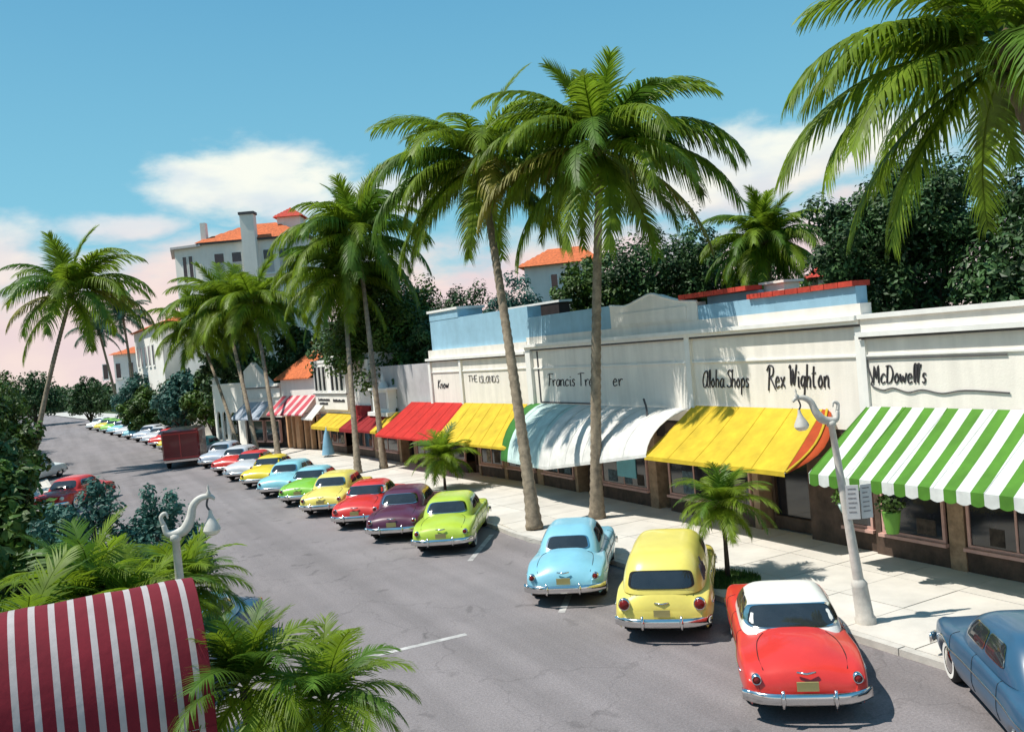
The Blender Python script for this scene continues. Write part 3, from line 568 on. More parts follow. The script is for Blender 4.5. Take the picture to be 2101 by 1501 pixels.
# ---------------------------------------------------------------- awnings
def awning(label, fr, top, front, mats, o_top=.04, belly=0.0, sag=.0, valance=.22, names=None, scallop=.0, ends=None, group=None, k=14, nv=8, fcurve=None):
    """top=(s0,s1,z), front=(s0,s1,o,z); mats=[(t0,t1,material,partname)] along s"""
    c = fr.P((front[0]+front[1])/2, front[2]/2, top[2]); nrib = max(2, round(abs(front[1]-front[0])/1.1)); k = max(k, nrib*6)
    r = thing('awning', label, 'awning', c, group=group)
    def pt(t, v):
        s = (top[0]+(top[1]-top[0])*t)*(1-v)+(front[0]+(front[1]-front[0])*t)*v
        fo, fz = front[2], front[3]
        if fcurve: fo, fz = fcurve(t, fo, fz)
        o = o_top+(fo-o_top)*(v if not belly else (1-belly)*v+belly*sin(v*pi/2)); z = top[2]+(fz-top[2])*(v if not belly else (1-belly)*v+belly*(1-cos(v*pi/2)))
        z -= sag*sin(pi*v)*(.6+.4*sin(t*pi*7))+.035*sin(pi*min(1, v*1.02))*abs(sin(pi*t*nrib))
        return fr.P(s, o, z)
    for t0, t1, m, nm in mats:
        n = max(4, int(k*(t1-t0))); rows = [[pt(t0+(t1-t0)*i/n, v/nv) for i in range(n+1)] for v in range(nv+1)]
        b = MB().grid(rows); o = b.build(nm, m, smooth=True); adopt(o, r)
        vb = MB(); n = max(4, int((t1-t0)*abs(front[1]-front[0])/.075)); rr = [[], []]
        for i in range(n+1):
            t = t0+(t1-t0)*i/n; p = pt(t, 1)+fr.n*.004; rr[0].append(p)
            dz = valance-(scallop*abs(sin(pi*(t*abs(front[1]-front[0]))/.3))*-1 if scallop else 0); rr[1].append(p+Vector((0, 0, -dz)))
        vb.grid(rr); adopt(vb.build('valance', m), r)
    if ends:
        for t, m in ends:
            a, cc = pt(t, 0), pt(t, 1); pts = [pt(t, v/nv) for v in range(nv+1)]; base = fr.P((front[0]+(front[1]-front[0])*t), o_top, front[3])
            rows = [pts, [base.lerp(p, .5*0+.0) if False else Vector((base.x+(p.x-base.x)*1, base.y+(p.y-base.y)*1, min(p.z, cc.z-.0))) for p in pts]]
            adopt(MB().grid(rows).build('end_panel', m), r)
    for i in range(nrib+1):
        sm = MB().tube([pt(i/nrib, v/nv)+Vector((0, 0, .006)) for v in range(nv+1)], .012, 4); adopt(sm.build('seam', next(m for t0, t1, m, nm in mats if t0-.001 <= i/nrib <= t1+.001)), r)
    fb = MB().tube([pt(0, 1)+Vector((0, 0, -.02))-fr.n*.05, pt(.5, 1)+Vector((0, 0, -.02))-fr.n*.05, pt(1, 1)+Vector((0, 0, -.02))-fr.n*.05], .022, 6); adopt(fb.build('front_rail', CHROME), r)
    for t in (.04, .96):
        e = pt(t, 1)-fr.n*.05; w = fr.P(top[0]+(top[1]-top[0])*t, .02, front[3]+.1); adopt(MB().tube([w, e], .018, 6).build('support_arm', DARKLINE), r)
    return r, pt
# yellow with orange draped end
ra, pt = awning('plain yellow canvas awning with an orange draped end, below the sign lettering', F1, (1.44, 6.74, 3.72), (1.0, 6.9, 2.0, 2.36), [(0, 1, CY_, 'canopy')], valance=.12, sag=.05)
rows = []
for i in range(9):
    v = i/8; a = pt(0, v); row = []
    for j in range(6):
        w = j/5; bulge = sin(pi*w*.5)*.55*sin(pi*min(v*.9+.1, 1)); row.append(a+Vector((.10*w, -bulge*1.0-.02*w, -w*(.0+.12*sin(pi*v))-.03*w)))
    rows.append(row)
adopt(MB().grid([[r[j] for r in rows] for j in range(6)]).build('draped_end', CO_, smooth=True), ra)
tp = MB().tube([r[2]+Vector((-.02, -.02, .012)) for r in rows], .035, 5); adopt(tp.build('yellow_piping', CY_), ra)
# white hood with aqua and green panels
def fcW(t, o, z): return (2.0 if t < .15 else 2.0)+.25*sin(pi*t), z-.62*sin(pi*min(1, t*1.15+.0))**.7*(.4+.6*t) if t > 0 else z
awning('long white rounded awning with an aqua panel and a green end panel', F1, (6.95, 17.3, 3.62), (6.8, 16.9, 2.0, 2.42), [(0, .64, CW_, 'canopy'), (.64, .93, CA_, 'aqua_panel'), (.93, 1, CG_, 'green_panel')], belly=.75, valance=.10, fcurve=lambda t, o, z: (2.0+.3*sin(pi*t), z-.85*min(1, t*1.7)), k=30)
awning('green and white striped awning with scalloped valance at the right end of the row', F0, (.0, 13.3, 3.84), (.0, 13.5, 2.0, 2.42), [(0, 1, CGS, 'canopy')], valance=.24, scallop=.05)
awning('large awning half red and half yellow above the brown storefront', F2, (.25, 11.8, 3.58), (-.9, 12.6, 2.0, 2.0), [(0, .49, CY_, 'yellow_half'), (.49, 1, CR_, 'red_half')], valance=.10, sag=.04)
awning('small yellow awning with a maroon panel below the white lantern', F3, (2.7, 8.4, 3.0), (2.4, 8.6, 1.5, 2.05), [(0, .45, CY_, 'canopy'), (.45, 1, CM_, 'maroon_panel')], valance=.12)
awning('low yellow awning below a maroon fascia beside the leaning pair of palms', F4, (0.3, 7.3, 2.75), (.1, 7.4, 1.3, 2.0), [(0, .3, CM_, 'maroon_panel'), (.3, 1, CY_, 'canopy')], valance=.2)
F4.part('maroon_fascia', CM_, b4, (0.0, 3.0, .0, .12, 2.62, 3.3))
awning('small plain white awning under the bay of tall windows', F4, (7.5, 9.2, 3.5), (7.3, 9.6, 1.2, 2.45), [(0, 1, CW_, 'canopy')], valance=.1)
awning('pink and white striped awning over the apricot columns', F5, (.0, 4.9, 3.95), (-.1, 5.2, 1.3, 2.75), [(0, 1, CPS, 'canopy')], valance=.1)
awning('pale grey blue awning beside the arched building', F6, (1.2, 4.9, 3.6), (1.0, 5.2, 1.3, 2.45), [(0, 1, CB_, 'canopy')], valance=.1)
# near maroon striped canopy at the lower left
ca = thing('awning', 'maroon and white striped curved canopy in the lower left foreground', 'awning', (-.5, 9.2, 3.2))
prof = [(9.62, 4.02), (9.45, 4.03), (9.25, 3.96), (9.05, 3.80), (8.88, 3.58), (8.76, 3.32), (8.70, 3.05), (8.68, 2.8)]
X0, X1 = -3.2, 1.08
cmb = MB().grid([[(X0+(X1-X0)*i/20+(4.02-z)*0.0, y, z+.006*sin(i*2.1)) for i in range(21)] for y, z in [(v.y, v.z) for v in smooth_line([(0, a, b) for a, b in prof], 3)]])
adopt(cmb.build('canopy', CMS, smooth=True), ca)
ep = MB().grid([[(X1+.004, y, z) for y, z in prof], [(X1+.004, y+.0, 2.8) for y, z in prof]]); adopt(ep.build('end_panel', CMS), ca)
vb = [[(X0+(X1-X0)*i/120, 8.675, 2.8) for i in range(121)], [(X0+(X1-X0)*i/120, 8.675, 2.62-.05*abs(sin(pi*i/120*(X1-X0)/.165))) for i in range(121)]]
adopt(MB().grid(vb).build('valance', CMS), ca); adopt(MB().tube([(X0, 8.72, 2.81), (X1, 8.72, 2.81)], .02, 6).build('front_rail', CHROME), ca)
for x in (X0+.1, X1-.06): adopt(MB().tube([(x, 8.74, .1), (x, 8.74, 2.8)], .03, 8).build('post', LAMPP), ca)

# ---------------------------------------------------------------- cars
def prof_pts(W_, zb, zs, zt, n=13):
    c = [(W_*.93, zb), (W_, max(zb+.06, .46)), (W_*1.0, max(zb+.12, .64)), (W_*.965, zs-.04), (W_*.86, zs+.015), (W_*.70, zs+.35*(zt-zs)), (W_*.38, zt-.015), (0, zt)]
    p = smooth_line([(a, b, 0) for a, b in c], 3); return [(v.x, v.y) for v in p]
TYPES = {
 'sedan': dict(L=5.0, zt=[(0, .60), (.08, .78), (.35, .93), (.8, 1.02), (1.3, 1.05), (3.3, 1.04), (3.9, 1.0), (4.5, .93), (4.85, .78), (5, .6)], zs=[(0, .58), (.1, .74), (.5, .85), (1.2, .88), (3, .90), (4.2, .89), (4.8, .80), (5, .58)],
   W=[(0, .72), (.05, .83), (.2, .90), (.6, .945), (1, .96), (1.7, .92), (3, .93), (4, .955), (4.6, .90), (4.9, .78), (5, .62)], g=dict(b=.84, yr=1.15, yf=3.8, H=.56, sr=.70, sf=.85, ss=.16, z=.97), rw=(.76, .24, .76)),
 'coupe': dict(L=4.9, zt=[(0, .58), (.06, .74), (.3, .95), (.7, 1.06), (1.2, 1.10), (3.2, 1.06), (3.8, 1.0), (4.4, .93), (4.8, .78), (4.9, .6)], zs=[(0, .56), (.1, .70), (.5, .82), (1.2, .88), (3, .90), (4.1, .89), (4.7, .80), (4.9, .58)],
   W=[(0, .66), (.05, .78), (.2, .88), (.6, .94), (1, .96), (1.7, .90), (3, .92), (4, .95), (4.5, .88), (4.8, .76), (4.9, .6)], g=dict(b=.78, yr=1.0, yf=3.55, H=.58, sr=.95, sf=.8, ss=.22, z=.99), rw=(.70, .22, .66)),
 'wagon': dict(L=4.9, zt=[(0, .68), (.05, .85), (.15, 1.02), (.3, 1.1), (3.2, 1.08), (3.9, 1.02), (4.4, .95), (4.8, .78), (4.9, .6)], zs=[(0, .62), (.1, .78), (.5, .90), (1.2, .93), (3, .92), (4.1, .89), (4.7, .80), (4.9, .58)],
   W=[(0, .78), (.05, .86), (.2, .93), (.6, .97), (1, .98), (1.7, .93), (3, .93), (4, .95), (4.5, .88), (4.8, .76), (4.9, .6)], g=dict(b=.86, yr=.10, yf=3.75, H=.74, sr=.24, sf=.75, ss=.12, z=1.0), rw=(.74, .14, .56)),
}
TYPES['hardtop'] = dict(TYPES['sedan'], g=dict(b=.83, yr=1.25, yf=3.6, H=.52, sr=1.0, sf=1.05, ss=.18, z=.97), rw=(.92, .22, .76))
CARM = {}
def paint(name, c): return mat('paint_'+name, c, .34, var=.06, scale=2.2, coat=.4, spec=.45)
DUMMY = paint('grey', (.4, .4, .4))
def make_car_meshes(kind):
    T = TYPES[kind]; L = T['L']; g = T['g']; D = {}
    rear_w, front_w = .98, L-.98
    ysamp = sorted(set([0, .03, .08, .15, .25]+[.35+.1*i for i in range(int((L-.6)/.1))]+[L-.2, L-.1, L-.04, L]))
    def zb(y):
        z = .27+(.10 if y < .15 or y > L-.15 else 0)
        for c, r, zz in ((rear_w, .40, .50), (front_w, .42, .64)):
            d = abs(y-c)
            if d < r: z = max(z, .27+(zz-.27)*math.sqrt(1-(d/r)**2))
        return z
    half = []
    def sec(y): return prof_pts(sinterp(T['W'], y), zb(y), sinterp(T['zs'], y), sinterp(T['zt'], y))
    rows = []
    for y in ysamp:
        h = sec(y); rows.append([(x, y, z) for x, z in h]+[(-x, y, z) for x, z in reversed(h[:-1])])
    b = MB().grid(rows, flip=False); n = len(rows[0]); e = (len(rows)-1)*n
    b.f.append(tuple(reversed(range(n)))); b.f.append(tuple(e+i for i in range(n)))
    D['body'] = (b.mesh('body', DUMMY, True), None)
    def surf(y, w):   # w 0..1 sill to centre, right side positive
        h = sec(y); i = min(int(abs(w)*(len(h)-1)), len(h)-2); t = abs(w)*(len(h)-1)-i
        x = h[i][0]*(1-t)+h[i+1][0]*t; z = h[i][1]*(1-t)+h[i+1][1]*t; return Vector((x if w >= 0 else -x, y, z))
    def top(y, x):
        h = sec(y)
        for (xa, za), (xb, zb_) in zip(h[12:], h[13:]):
            if abs(x) <= xa+1e-6 and abs(x) >= xb-1e-6: t = (xa-abs(x))/max(xa-xb, 1e-6); return Vector((x, y, za+(zb_-za)*t))
        return Vector((x, y, h[-1][1]))
    # greenhouse
    yc = (g['yr']+g['yf'])/2; a = (g['yf']-g['yr'])/2; H = g['H']; ex = .30
    def Pg(cx, cy, zf):
        ph = math.asin(max(0, min(1, zf))); r = cos(ph)**ex if zf < 1 else 0; z = H*zf
        ay = a-(g['sf'] if cy > 0 else g['sr'])*z
        return Vector(((g['b']-g['ss']*z)*cx*r, yc+ay*cy*r, g['z']-.05+z+.0))
    NT = 48; rows = []
    p = 5.0
    def foot(th):
        c, s = cos(th), sin(th); return math.copysign(abs(c)**(2/p), c), math.copysign(abs(s)**(2/p), s)
    zfs = [0, .12, .25, .4, .55, .68, .78, .86, .92, .96, .985, .997, 1.0]
    for zf in zfs: rows.append([Pg(*foot(2*pi*i/NT), zf) for i in range(NT)])
    D['roof'] = (MB().grid(rows, True).mesh('roof', DUMMY, True), None)
    def cyof(cx): return (1-min(1, abs(cx))**p)**(1/p)
    def patch(axis, sg, f0, f1, z0, z1, off, sc=1.0, ring=None, ns=36, nr=5, pw=5):
        rows = []
        scs = [i/nr for i in range(nr+1)] if not ring else ring
        for q in scs:
            row = []
            for i in range(ns):
                t = 2*pi*i/ns; u = math.copysign(abs(cos(t))**(2/pw), cos(t))*q*sc; v = math.copysign(abs(sin(t))**(2/pw), sin(t))*q*sc
                f = (f0+f1)/2+(f1-f0)/2*u; zf = (z0+z1)/2+(z1-z0)/2*v
                def at(f, zf):
                    return Pg(f, sg*cyof(f), zf) if axis == 'y' else Pg(sg*cyof(f), f, zf)
                P0 = at(f, zf); e = 1e-3; nn = (at(f+e, zf)-P0).cross(at(f, zf+e)-P0).normalized()
                ctr = Vector((0, yc, g['z']+H*.3))
                if nn.dot(P0-ctr) < 0: nn = -nn
                row.append(P0+nn*off)
            rows.append(row)
        return MB().grid(rows, True, flip=(sg*(1 if axis == 'x' else -1) > 0))
    fw, z0, z1 = T['rw']
    D['rear_window'] = (patch('y', -1, -fw, fw, z0, z1, .010, pw=6).mesh('rear_window', GLASSC, True), None)
    D['rear_window_trim'] = (patch('y', -1, -fw, fw, z0, z1, .014, ring=[.98, 1.06], pw=6).mesh('rear_window_trim', UNDER if kind == 'wagon' else CHROME, True), None)
    D['windshield'] = (patch('y', 1, -.82, .82, .16, .78, .010, pw=6).mesh('windshield', GLASSC, True), None)
    for sg in (1, -1):
        for (f0, f1) in (((-.62, -.05), (.02, .66)) if kind != 'wagon' else ((.18, .70), (.30, .31))):
            if f1-f0 < .05: continue
            D['side_window%d%s' % (sg, f0)] = (patch('x', sg, f0, f1, .26, .74, .008, pw=7).mesh('side_window', GLASSC, True), None)
            D['side_trim%d%s' % (sg, f0)] = (patch('x', sg, f0, f1, .26, .74, .012, ring=[.98, 1.05], pw=7).mesh('side_window_trim', CHROME, True), None)
    # underbody, bumpers, lights, plate, seams
    D['underbody'] = (MB().box(-.80, .80, .25, L-.25, .22, .60).mesh('underbody', UNDER), None)
    def bumper(y0, sg):
        rows = []
        for i in range(17):
            x = -0.96+1.92*i/16; bend = .30*abs(x/.96)**4; yy = y0-sg*(.12-bend); r = .075
            rows.append([(x, yy+sg*0.0+r*.55*cos(t)*-sg, .44+r*1.25*sin(t)) for t in [2*pi*k/10 for k in range(10)]])
        b = MB().grid(rows, True, flip=sg < 0); b.f.append(tuple(range(10))); b.f.append(tuple(16*10+k for k in range(10))); return b
    D['rear_bumper'] = (bumper(0, 1).mesh('rear_bumper', CHROME, True), None); D['front_bumper'] = (bumper(L, -1).mesh('front_bumper', CHROME, True), None)
    for x in (-.38, .38):
        D['bumper_guard%s' % x] = (MB().tube([(x, -.17, .34), (x, -.19, .45), (x, -.17, .60)], [.03, .04, .025], 8).mesh('bumper_guard', CHROME, True), None)
    zc = sinterp(T['zt'], .06)
    for x in (-.74, .74):
        if kind == 'wagon': b = MB().lathe([(.0, -.05), (.08, -.045), (.095, -.02), (.095, .06)], 14, (0, 0, 0), 'x')
        else: b = MB().lathe([(.0, -.035), (.045, -.03), (.055, -.01), (.055, .08)], 14, (0, 0, 0), 'x')
        b.v = [(v[1]+x, v[0]+(.02 if kind != 'wagon' else .0), v[2]+(.70 if kind != 'wagon' else .78)) for v in b.v]
        D['tail_light%s' % x] = (b.mesh('tail_light', LIGHTR, True), None)
        c = MB().lathe([(.06 if kind != 'wagon' else .10, -.02), (.07 if kind != 'wagon' else .115, -.03), (.075 if kind != 'wagon' else .12, .09)], 14, (0, 0, 0), 'x')
        c.v = [(v[1]+x, v[0]+.02, v[2]+(.70 if kind != 'wagon' else .78)) for v in c.v]; D['tail_light_bezel%s' % x] = (c.mesh('tail_light_bezel', CHROME, True), None)
    D['licence_plate'] = (MB().box(-.16, .16, -.05, -.03, .54, .68).mesh('licence_plate', mat('plate_yellow', (.35, .30, .12), .5)), None)
    D['boot_handle'] = (MB().tube([(-.14, .03, .80), (0, -.0, .785), (.14, .03, .80)], .018, 6).mesh('boot_handle', CHROME, True), None)
    pts = [top(y, x)+Vector((0, 0, .002)) for x, y in [(-.62, .16), (-.66, .5), (-.62, 1.0), (-.5, g['yr']+.02)]]
    for sgn in (1, -1):
        D['boot_gap%d' % sgn] = (MB().tube(smooth_line([Vector((p.x*sgn, p.y, p.z)) for p in pts], 4), .008, 4).mesh('panel_gap', UNDER), None)
        for yy in (1.75, 2.75, 3.7):
            D['gap%d%s' % (sgn, yy)] = (MB().tube([surf(yy, sgn*w/16)+Vector((sgn*.002, 0, 0)) for w in range(1, 11)], .007, 4).mesh('panel_gap', UNDER), None)
    for sgn in (1, -1):
        D['side_moulding%d' % sgn] = (MB().tube([surf(y, sgn*.30)+Vector((sgn*.008, 0, 0)) for y in [.5+.2*i for i in range(int((L-1)/.2))]], .014, 5).mesh('side_moulding', CHROME, True), None)
    for wx in (-1, 1):
        for yy in (rear_w, front_w):
            x = wx*.80
            w = MB().lathe([(.22, -.09), (.30, -.10), (.345, -.07), (.35, 0), (.345, .07), (.30, .10), (.22, .09)], 24, (x, yy, .35), 'x')
            D['wheel%d%d' % (wx, yy)] = (w.mesh('wheel', RUBBER, True), None)
            wl = MB().lathe([(.29, .104), (.22, .10)], 24, (0, 0, 0), 'x'); wl.v = [(x+wx*v[0], yy+v[1]*wx, .35+v[2]) for v in wl.v]
            hb = MB().lathe([(.22, .07), (.20, .10), (.10, .12), (0, .125)], 20, (0, 0, 0), 'x'); hb.v = [(x+wx*v[0], yy+v[1]*wx, .35+v[2]) for v in hb.v]
            D['wheel%d%d/whitewall' % (wx, yy)] = (wl.mesh('whitewall', TRIM, True), 'wheel%d%d' % (wx, yy)); D['wheel%d%d/hubcap' % (wx, yy)] = (hb.mesh('hubcap', CHROME, True), 'wheel%d%d' % (wx, yy))
    for x in (-.68, .68):
        b = MB().lathe([(0, .05), (.08, .04), (.10, 0), (.10, -.1)], 14, (0, 0, 0), 'x'); b.v = [(v[1]+x, L-.08+v[0], v[2]+.68) for v in b.v]
        D['headlight%s' % x] = (b.mesh('headlight', GLOBE, True), None)
    D['door_handle1'] = (MB().tube([surf(2.05, .42)+Vector((.02, -.08, 0)), surf(2.05, .42)+Vector((.03, .08, 0))], .014, 6).mesh('door_handle', CHROME, True), None)
    for k_, (me, par) in D.items():
        for v in me.vertices: v.co.y -= L/2
    return D
FAR_SKIP = ('panel_gap', 'door_handle', 'bumper_guard', 'whitewall', 'headlight', 'side_moulding', 'boot_handle', 'side_window_trim', 'licence_plate', 'tail_light_bezel')
def car(kind, rearL, theta, body, roof, label, near=True, group=None, center=None, name='parked_car'):
    if kind not in CARM: CARM[kind] = make_car_meshes(kind)
    th = radians(theta); L = TYPES[kind]['L']
    if center: c = Vector(center)
    else: c = Vector(rearL)*.948+Vector((cos(th), -sin(th)))*.95+Vector((sin(th), cos(th)))*(L/2)
    r = thing(name, label, 'car', (c.x, c.y, 0), (0, 0, -th), group); made = {}
    for k_, (me, par) in CARM[kind].items():
        if not near and me.name.split('.')[0] in FAR_SKIP: continue
        o = link(me.name.split('.')[0], me, made[par] if par else r); made[k_] = o
        if k_ in ('body', 'roof'):
            o.material_slots[0].link = 'OBJECT'; o.material_slots[0].material = body if k_ == 'body' else roof
    return r
PB = paint('light_blue', (.22, .50, .62)); PY = paint('pale_yellow', (.76, .64, .13)); PG = paint('lime_green', (.42, .56, .05)); PM = paint('maroon', (.09, .018, .045))
PR = paint('red', (.62, .035, .025)); PW = paint('white', (.78, .76, .70)); PYY = paint('bright_yellow', (.75, .58, .03)); PA = paint('aqua', (.25, .55, .62)); PGN = paint('grass_green', (.22, .50, .04))
PDB = paint('dark_blue', (.03, .09, .16)); PGY = paint('grey_blue', (.42, .47, .54)); PTE = paint('teal', (.06, .28, .28)); PLG = paint('pale_grey', (.55, .56, .58))
GR = 'cars parked at an angle along the right kerb'
cw = car('wagon', (10.01, 15.5), 42, PY, PY, 'pale yellow panel wagon with wide rear window beside the small pavement palm', group=GR)
car('coupe', (9.75, 19.07), 38, PB, PB, 'light blue rounded coupe parked in front of the two tallest palms', group=GR)
car('sedan', (9.60, 26.4), 33, PG, PG, 'lime green sedan parked at the near end of the packed row', group=GR)
car('sedan', (9.10, 29.6), 34, PM, PM, 'dark maroon sedan parked beside the lime green one', group=GR)
car('hardtop', (8.85, 33.0), 34, PR, PR, 'all red hardtop between the maroon and the pale yellow sedan', group=GR)
car('sedan', (8.60, 36.9), 34, PY, PY, 'pale yellow sedan beside the all red hardtop', group=GR)
car('hardtop', (8.55, 40.6), 34, PGN, PA, 'grass green car with aqua roof beside the pale yellow sedan', group=GR)
car('sedan', (8.35, 44.4), 34, PA, PA, 'aqua sedan between the green car and the yellow two-tone one', group=GR, near=False)
car('hardtop', (8.35, 48.9), 34, PYY, PYY, 'bright yellow hardtop beyond the aqua sedan', group=GR, near=False)
car('hardtop', (8.2, 53.2), 34, PLG, PR, 'pale grey car with red roof near the arched building', group=GR, near=False)
car('sedan', (8.15, 57.4), 34, PR, PLG, 'red car with grey roof just behind the pale grey one', group=GR, near=False)
car('sedan', (8.1, 62.5), 32, PGY, PGY, 'grey blue sedan parked beside the dark red box truck', group=GR, near=False)
car('hardtop', None, 38, PR, PW, 'red car with white roof and wraparound rear window at the bottom right', center=(11.2, 11.75), group=GR)
car('sedan', None, 38, PDB, PDB, 'dark blue car beside the red and white one at the bottom right corner', center=(12.35, 7.8), group=GR)
cars_far = [(7.6, 70, PLG, PTE, 'pale grey car with teal roof beyond the dark red box truck'), (7.45, 76, PTE, PTE, 'teal sedan behind the box truck in the far row'), (7.3, 81.5, PYY, PYY, 'bright yellow sedan in the far row beyond the box truck'),
 (7.1, 87, PR, PR, 'red sedan in the far row next to the yellow one'), (6.9, 92.5, PLG, PLG, 'pale grey sedan in the far row next to the red one'), (6.5, 98, PGY, PLG, 'grey blue sedan with pale roof in the far row'),
 (6.0, 104, PA, PA, 'aqua sedan in the far row before the low hedge'), (5.5, 110, PLG, PA, 'pale grey sedan with aqua roof in the far row'), (5.0, 116, PA, PLG, 'aqua sedan with pale grey roof in the far row'),
 (4.5, 122, PGN, PGN, 'green sedan near the far end of the row'), (4.0, 128, PYY, PGN, 'yellow sedan with green roof at the far end of the row'), (3.3, 135, PW, PW, 'white sedan at the very end of the row')]
for x, y_, a, b, l in cars_far: car('sedan', (x, y_), 36, a, b, l, near=False, group=GR)
car('sedan', None, -150, PDB, PB, 'dark blue parked car with light roof beside the palms at the lower left', center=(1.95, 19.3))
car('sedan', None, -150, PR, PR, 'red car parked on the left side of the street, cut by the picture edge', center=(.5, 50))
car('sedan', None, -150, PW, PW, 'white car parked on the far left side of the street', center=(-1.6, 66), near=False)
# script lettering on the wagon side
b = MB()
for k, pts in enumerate(([(0, .1), (.05, .42), (.12, .1), (.2, .42), (.24, .1)], [(.3, .1), (.38, .3), (.32, .34), (.36, .12)], [(.46, .1), (.5, .5), (.56, .12)], [(.62, .3), (.7, .32), (.66, .1), (.78, .2)])):
    b.tube(smooth_line([(.845-.26*max(0, p[1]-.12), -2.05+p[0]*1.0, 1.06+p[1]*.85) for p in pts], 3), .016, 4)
link('side_lettering', b.mesh('side_lettering', INK), cw)
# dark red box truck in the roadway
tk = thing('box_truck', 'dark red box truck driving away along the parked row', 'truck', (7.75, 64.2, 0), (0, 0, radians(-14)))
tk.scale = (1.12,)*3
PT = paint('dark_red', (.16, .012, .014)); PTL = paint('truck_red', (.42, .03, .03))
def rbox(x0, x1, y0, y1, z0, z1, r):
    rows = []
    for y, s in ((y0, .0), (y0+.001, r), (y0+r, 0), (y1-r, 0), (y1-.001, r), (y1, 0)):
        ins = r if (y in (y0, y1)) else (r*.6 if abs(s) else 0)
        c = [(x0+ins, z0), (x1-ins, z0), (x1-ins, z1-r), (x1-ins-r*.3, z1-r*.3), (x1-ins-r, z1-ins*.5), (x0+ins+r, z1-ins*.5), (x0+ins+r*.3, z1-r*.3), (x0+ins, z1-r)]
        rows.append([(a, y, b) for a, b in c])
    m = MB().grid(rows, True, flip=False); m.f.append(tuple(range(8))[::-1]); m.f.append(tuple(40+i for i in range(8))); return m
rbox(-1.05, 1.05, -2.6, 1.3, .55, 2.25, .16).build('cargo_body', PT, tk); rbox(-.9, .9, 1.35, 2.3, .45, 1.9, .18).build('cab', PT, tk); rbox(-.8, .8, 2.3, 3.0, .45, 1.15, .15).build('bonnet', PT, tk)
for x in (-.02,): MB().box(x-.03, x+.03, -2.63, -2.602, .6, 2.1).build('door_seam', PTL, tk)
MB().box(-1.0, 1.0, -2.66, -2.605, .56, .68).build('rear_sill', PTL, tk); MB().box(-1.0, 1.0, -2.64, -2.605, 2.02, 2.1).build('roof_trim', PTL, tk)
MB().box(-.95, .95, -2.78, -2.67, .42, .54).build('rear_bumper', CHROME, tk); MB().box(-.7, .7, -2.4, 2.6, .35, .54).build('chassis', UNDER, tk)
for x in (-.85, .85):
    for y_ in (-1.7, 2.3): MB().lathe([(.0, -.11), (.3, -.11), (.38, -.07), (.38, .07), (.3, .11), (0, .11)], 20, (x, y_, .38), 'x').build('wheel', RUBBER, tk, smooth=True)

# ---------------------------------------------------------------- street lamps
def lamp(x, y_, ang, lean, label, sign=False, sc=1.0):
    r = thing('street_lamp', label, 'street lamp', (x, y_, .1), (lean[0], lean[1], ang))
    MB().lathe([(.20, 0), (.20, .12), (.17, .16), (.15, .75), (.155, .80), (.12, .86), (.10, .9)], 20).build('base', LAMPP, r, smooth=True)
    MB().lathe([(.10, .9), (.085, 2.0), (.07, 3.2), (.06, 3.92), (.09, 3.94), (.09, 4.02), (.05, 4.05)], 16).build('pole', LAMPP, r, smooth=True)
    HB = r; n0 = set(o.name for o in r.children)
    arm = MB().tube(smooth_line([(-.22, 0, 4.22), (-.16, 0, 4.06), (0, 0, 4.04), (.20, 0, 4.10), (.34, 0, 4.28), (.42, 0, 4.50), (.58, 0, 4.62), (.78, 0, 4.64), (.88, 0, 4.58)], 5), [max(.018, .105*(1-abs(i/40-.42)*1.25)) for i in range(41)], 10)
    arm.build('bracket_arm', LAMPP, HB, smooth=True)
    MB().tube(smooth_line([(-.22, 0, 4.22), (-.26, 0, 4.36), (-.16, 0, 4.42), (-.12, 0, 4.32)], 4), [.05, .05, .045, .045, .045, .04, .04, .035, .03, .03, .025, .02, .02], 8).build('scroll', LAMPP, HB, smooth=True)
    MB().lathe([(.05, 0), (.055, .04), (.02, .08), (.03, .13), (.0, .2)], 10, (.76, 0, 4.66)).build('finial', LAMPP, HB, smooth=True)
    MB().tube(smooth_line([(.74, 0, 4.62), (.70, 0, 4.48), (.76, 0, 4.38)], 4), .022, 8).build('hanger', DARKLINE, HB, smooth=True)
    s = MB().lathe([(.03, .24), (.045, .16), (.07, .10), (.12, .02), (.17, -.06), (.19, -.12)], 18, (.76, 0, 4.16)).build('lamp_shade', LAMPP, HB, smooth=True)
    MB().lathe([(.18, -.12), (.16, -.17), (.10, -.21), (.0, -.22)], 18, (.76, 0, 4.16)).build('globe', GLOBE, s, smooth=True)
    K = .76
    for o in list(r.children):
        if o.name in n0: continue
        for v in o.data.vertices: v.co.x *= K; v.co.y *= K; v.co.z = 4.04+(v.co.z-4.04)*.92
        for c in o.children:
            for v in c.data.vertices: v.co.x *= K; v.co.y *= K; v.co.z = 4.04+(v.co.z-4.04)*.92
    return r
lr = lamp(13.62, 12.1, pi-.35, (0, 0), 'cream street lamp with scroll bracket and notice boards, at the right kerb', True)
lr.rotation_euler = (Matrix.Rotation(radians(-5.4), 3, fwd) @ Matrix.Rotation(pi-.45, 3, 'Z')).to_euler()
def board(name, x0, x1, off, ang):
    o = MB().box(x0, x1, -.012, .012, -.34, .34); ob = o.build(name, TRIM, None); return ob
inv = lr.rotation_euler.to_matrix().inverted()
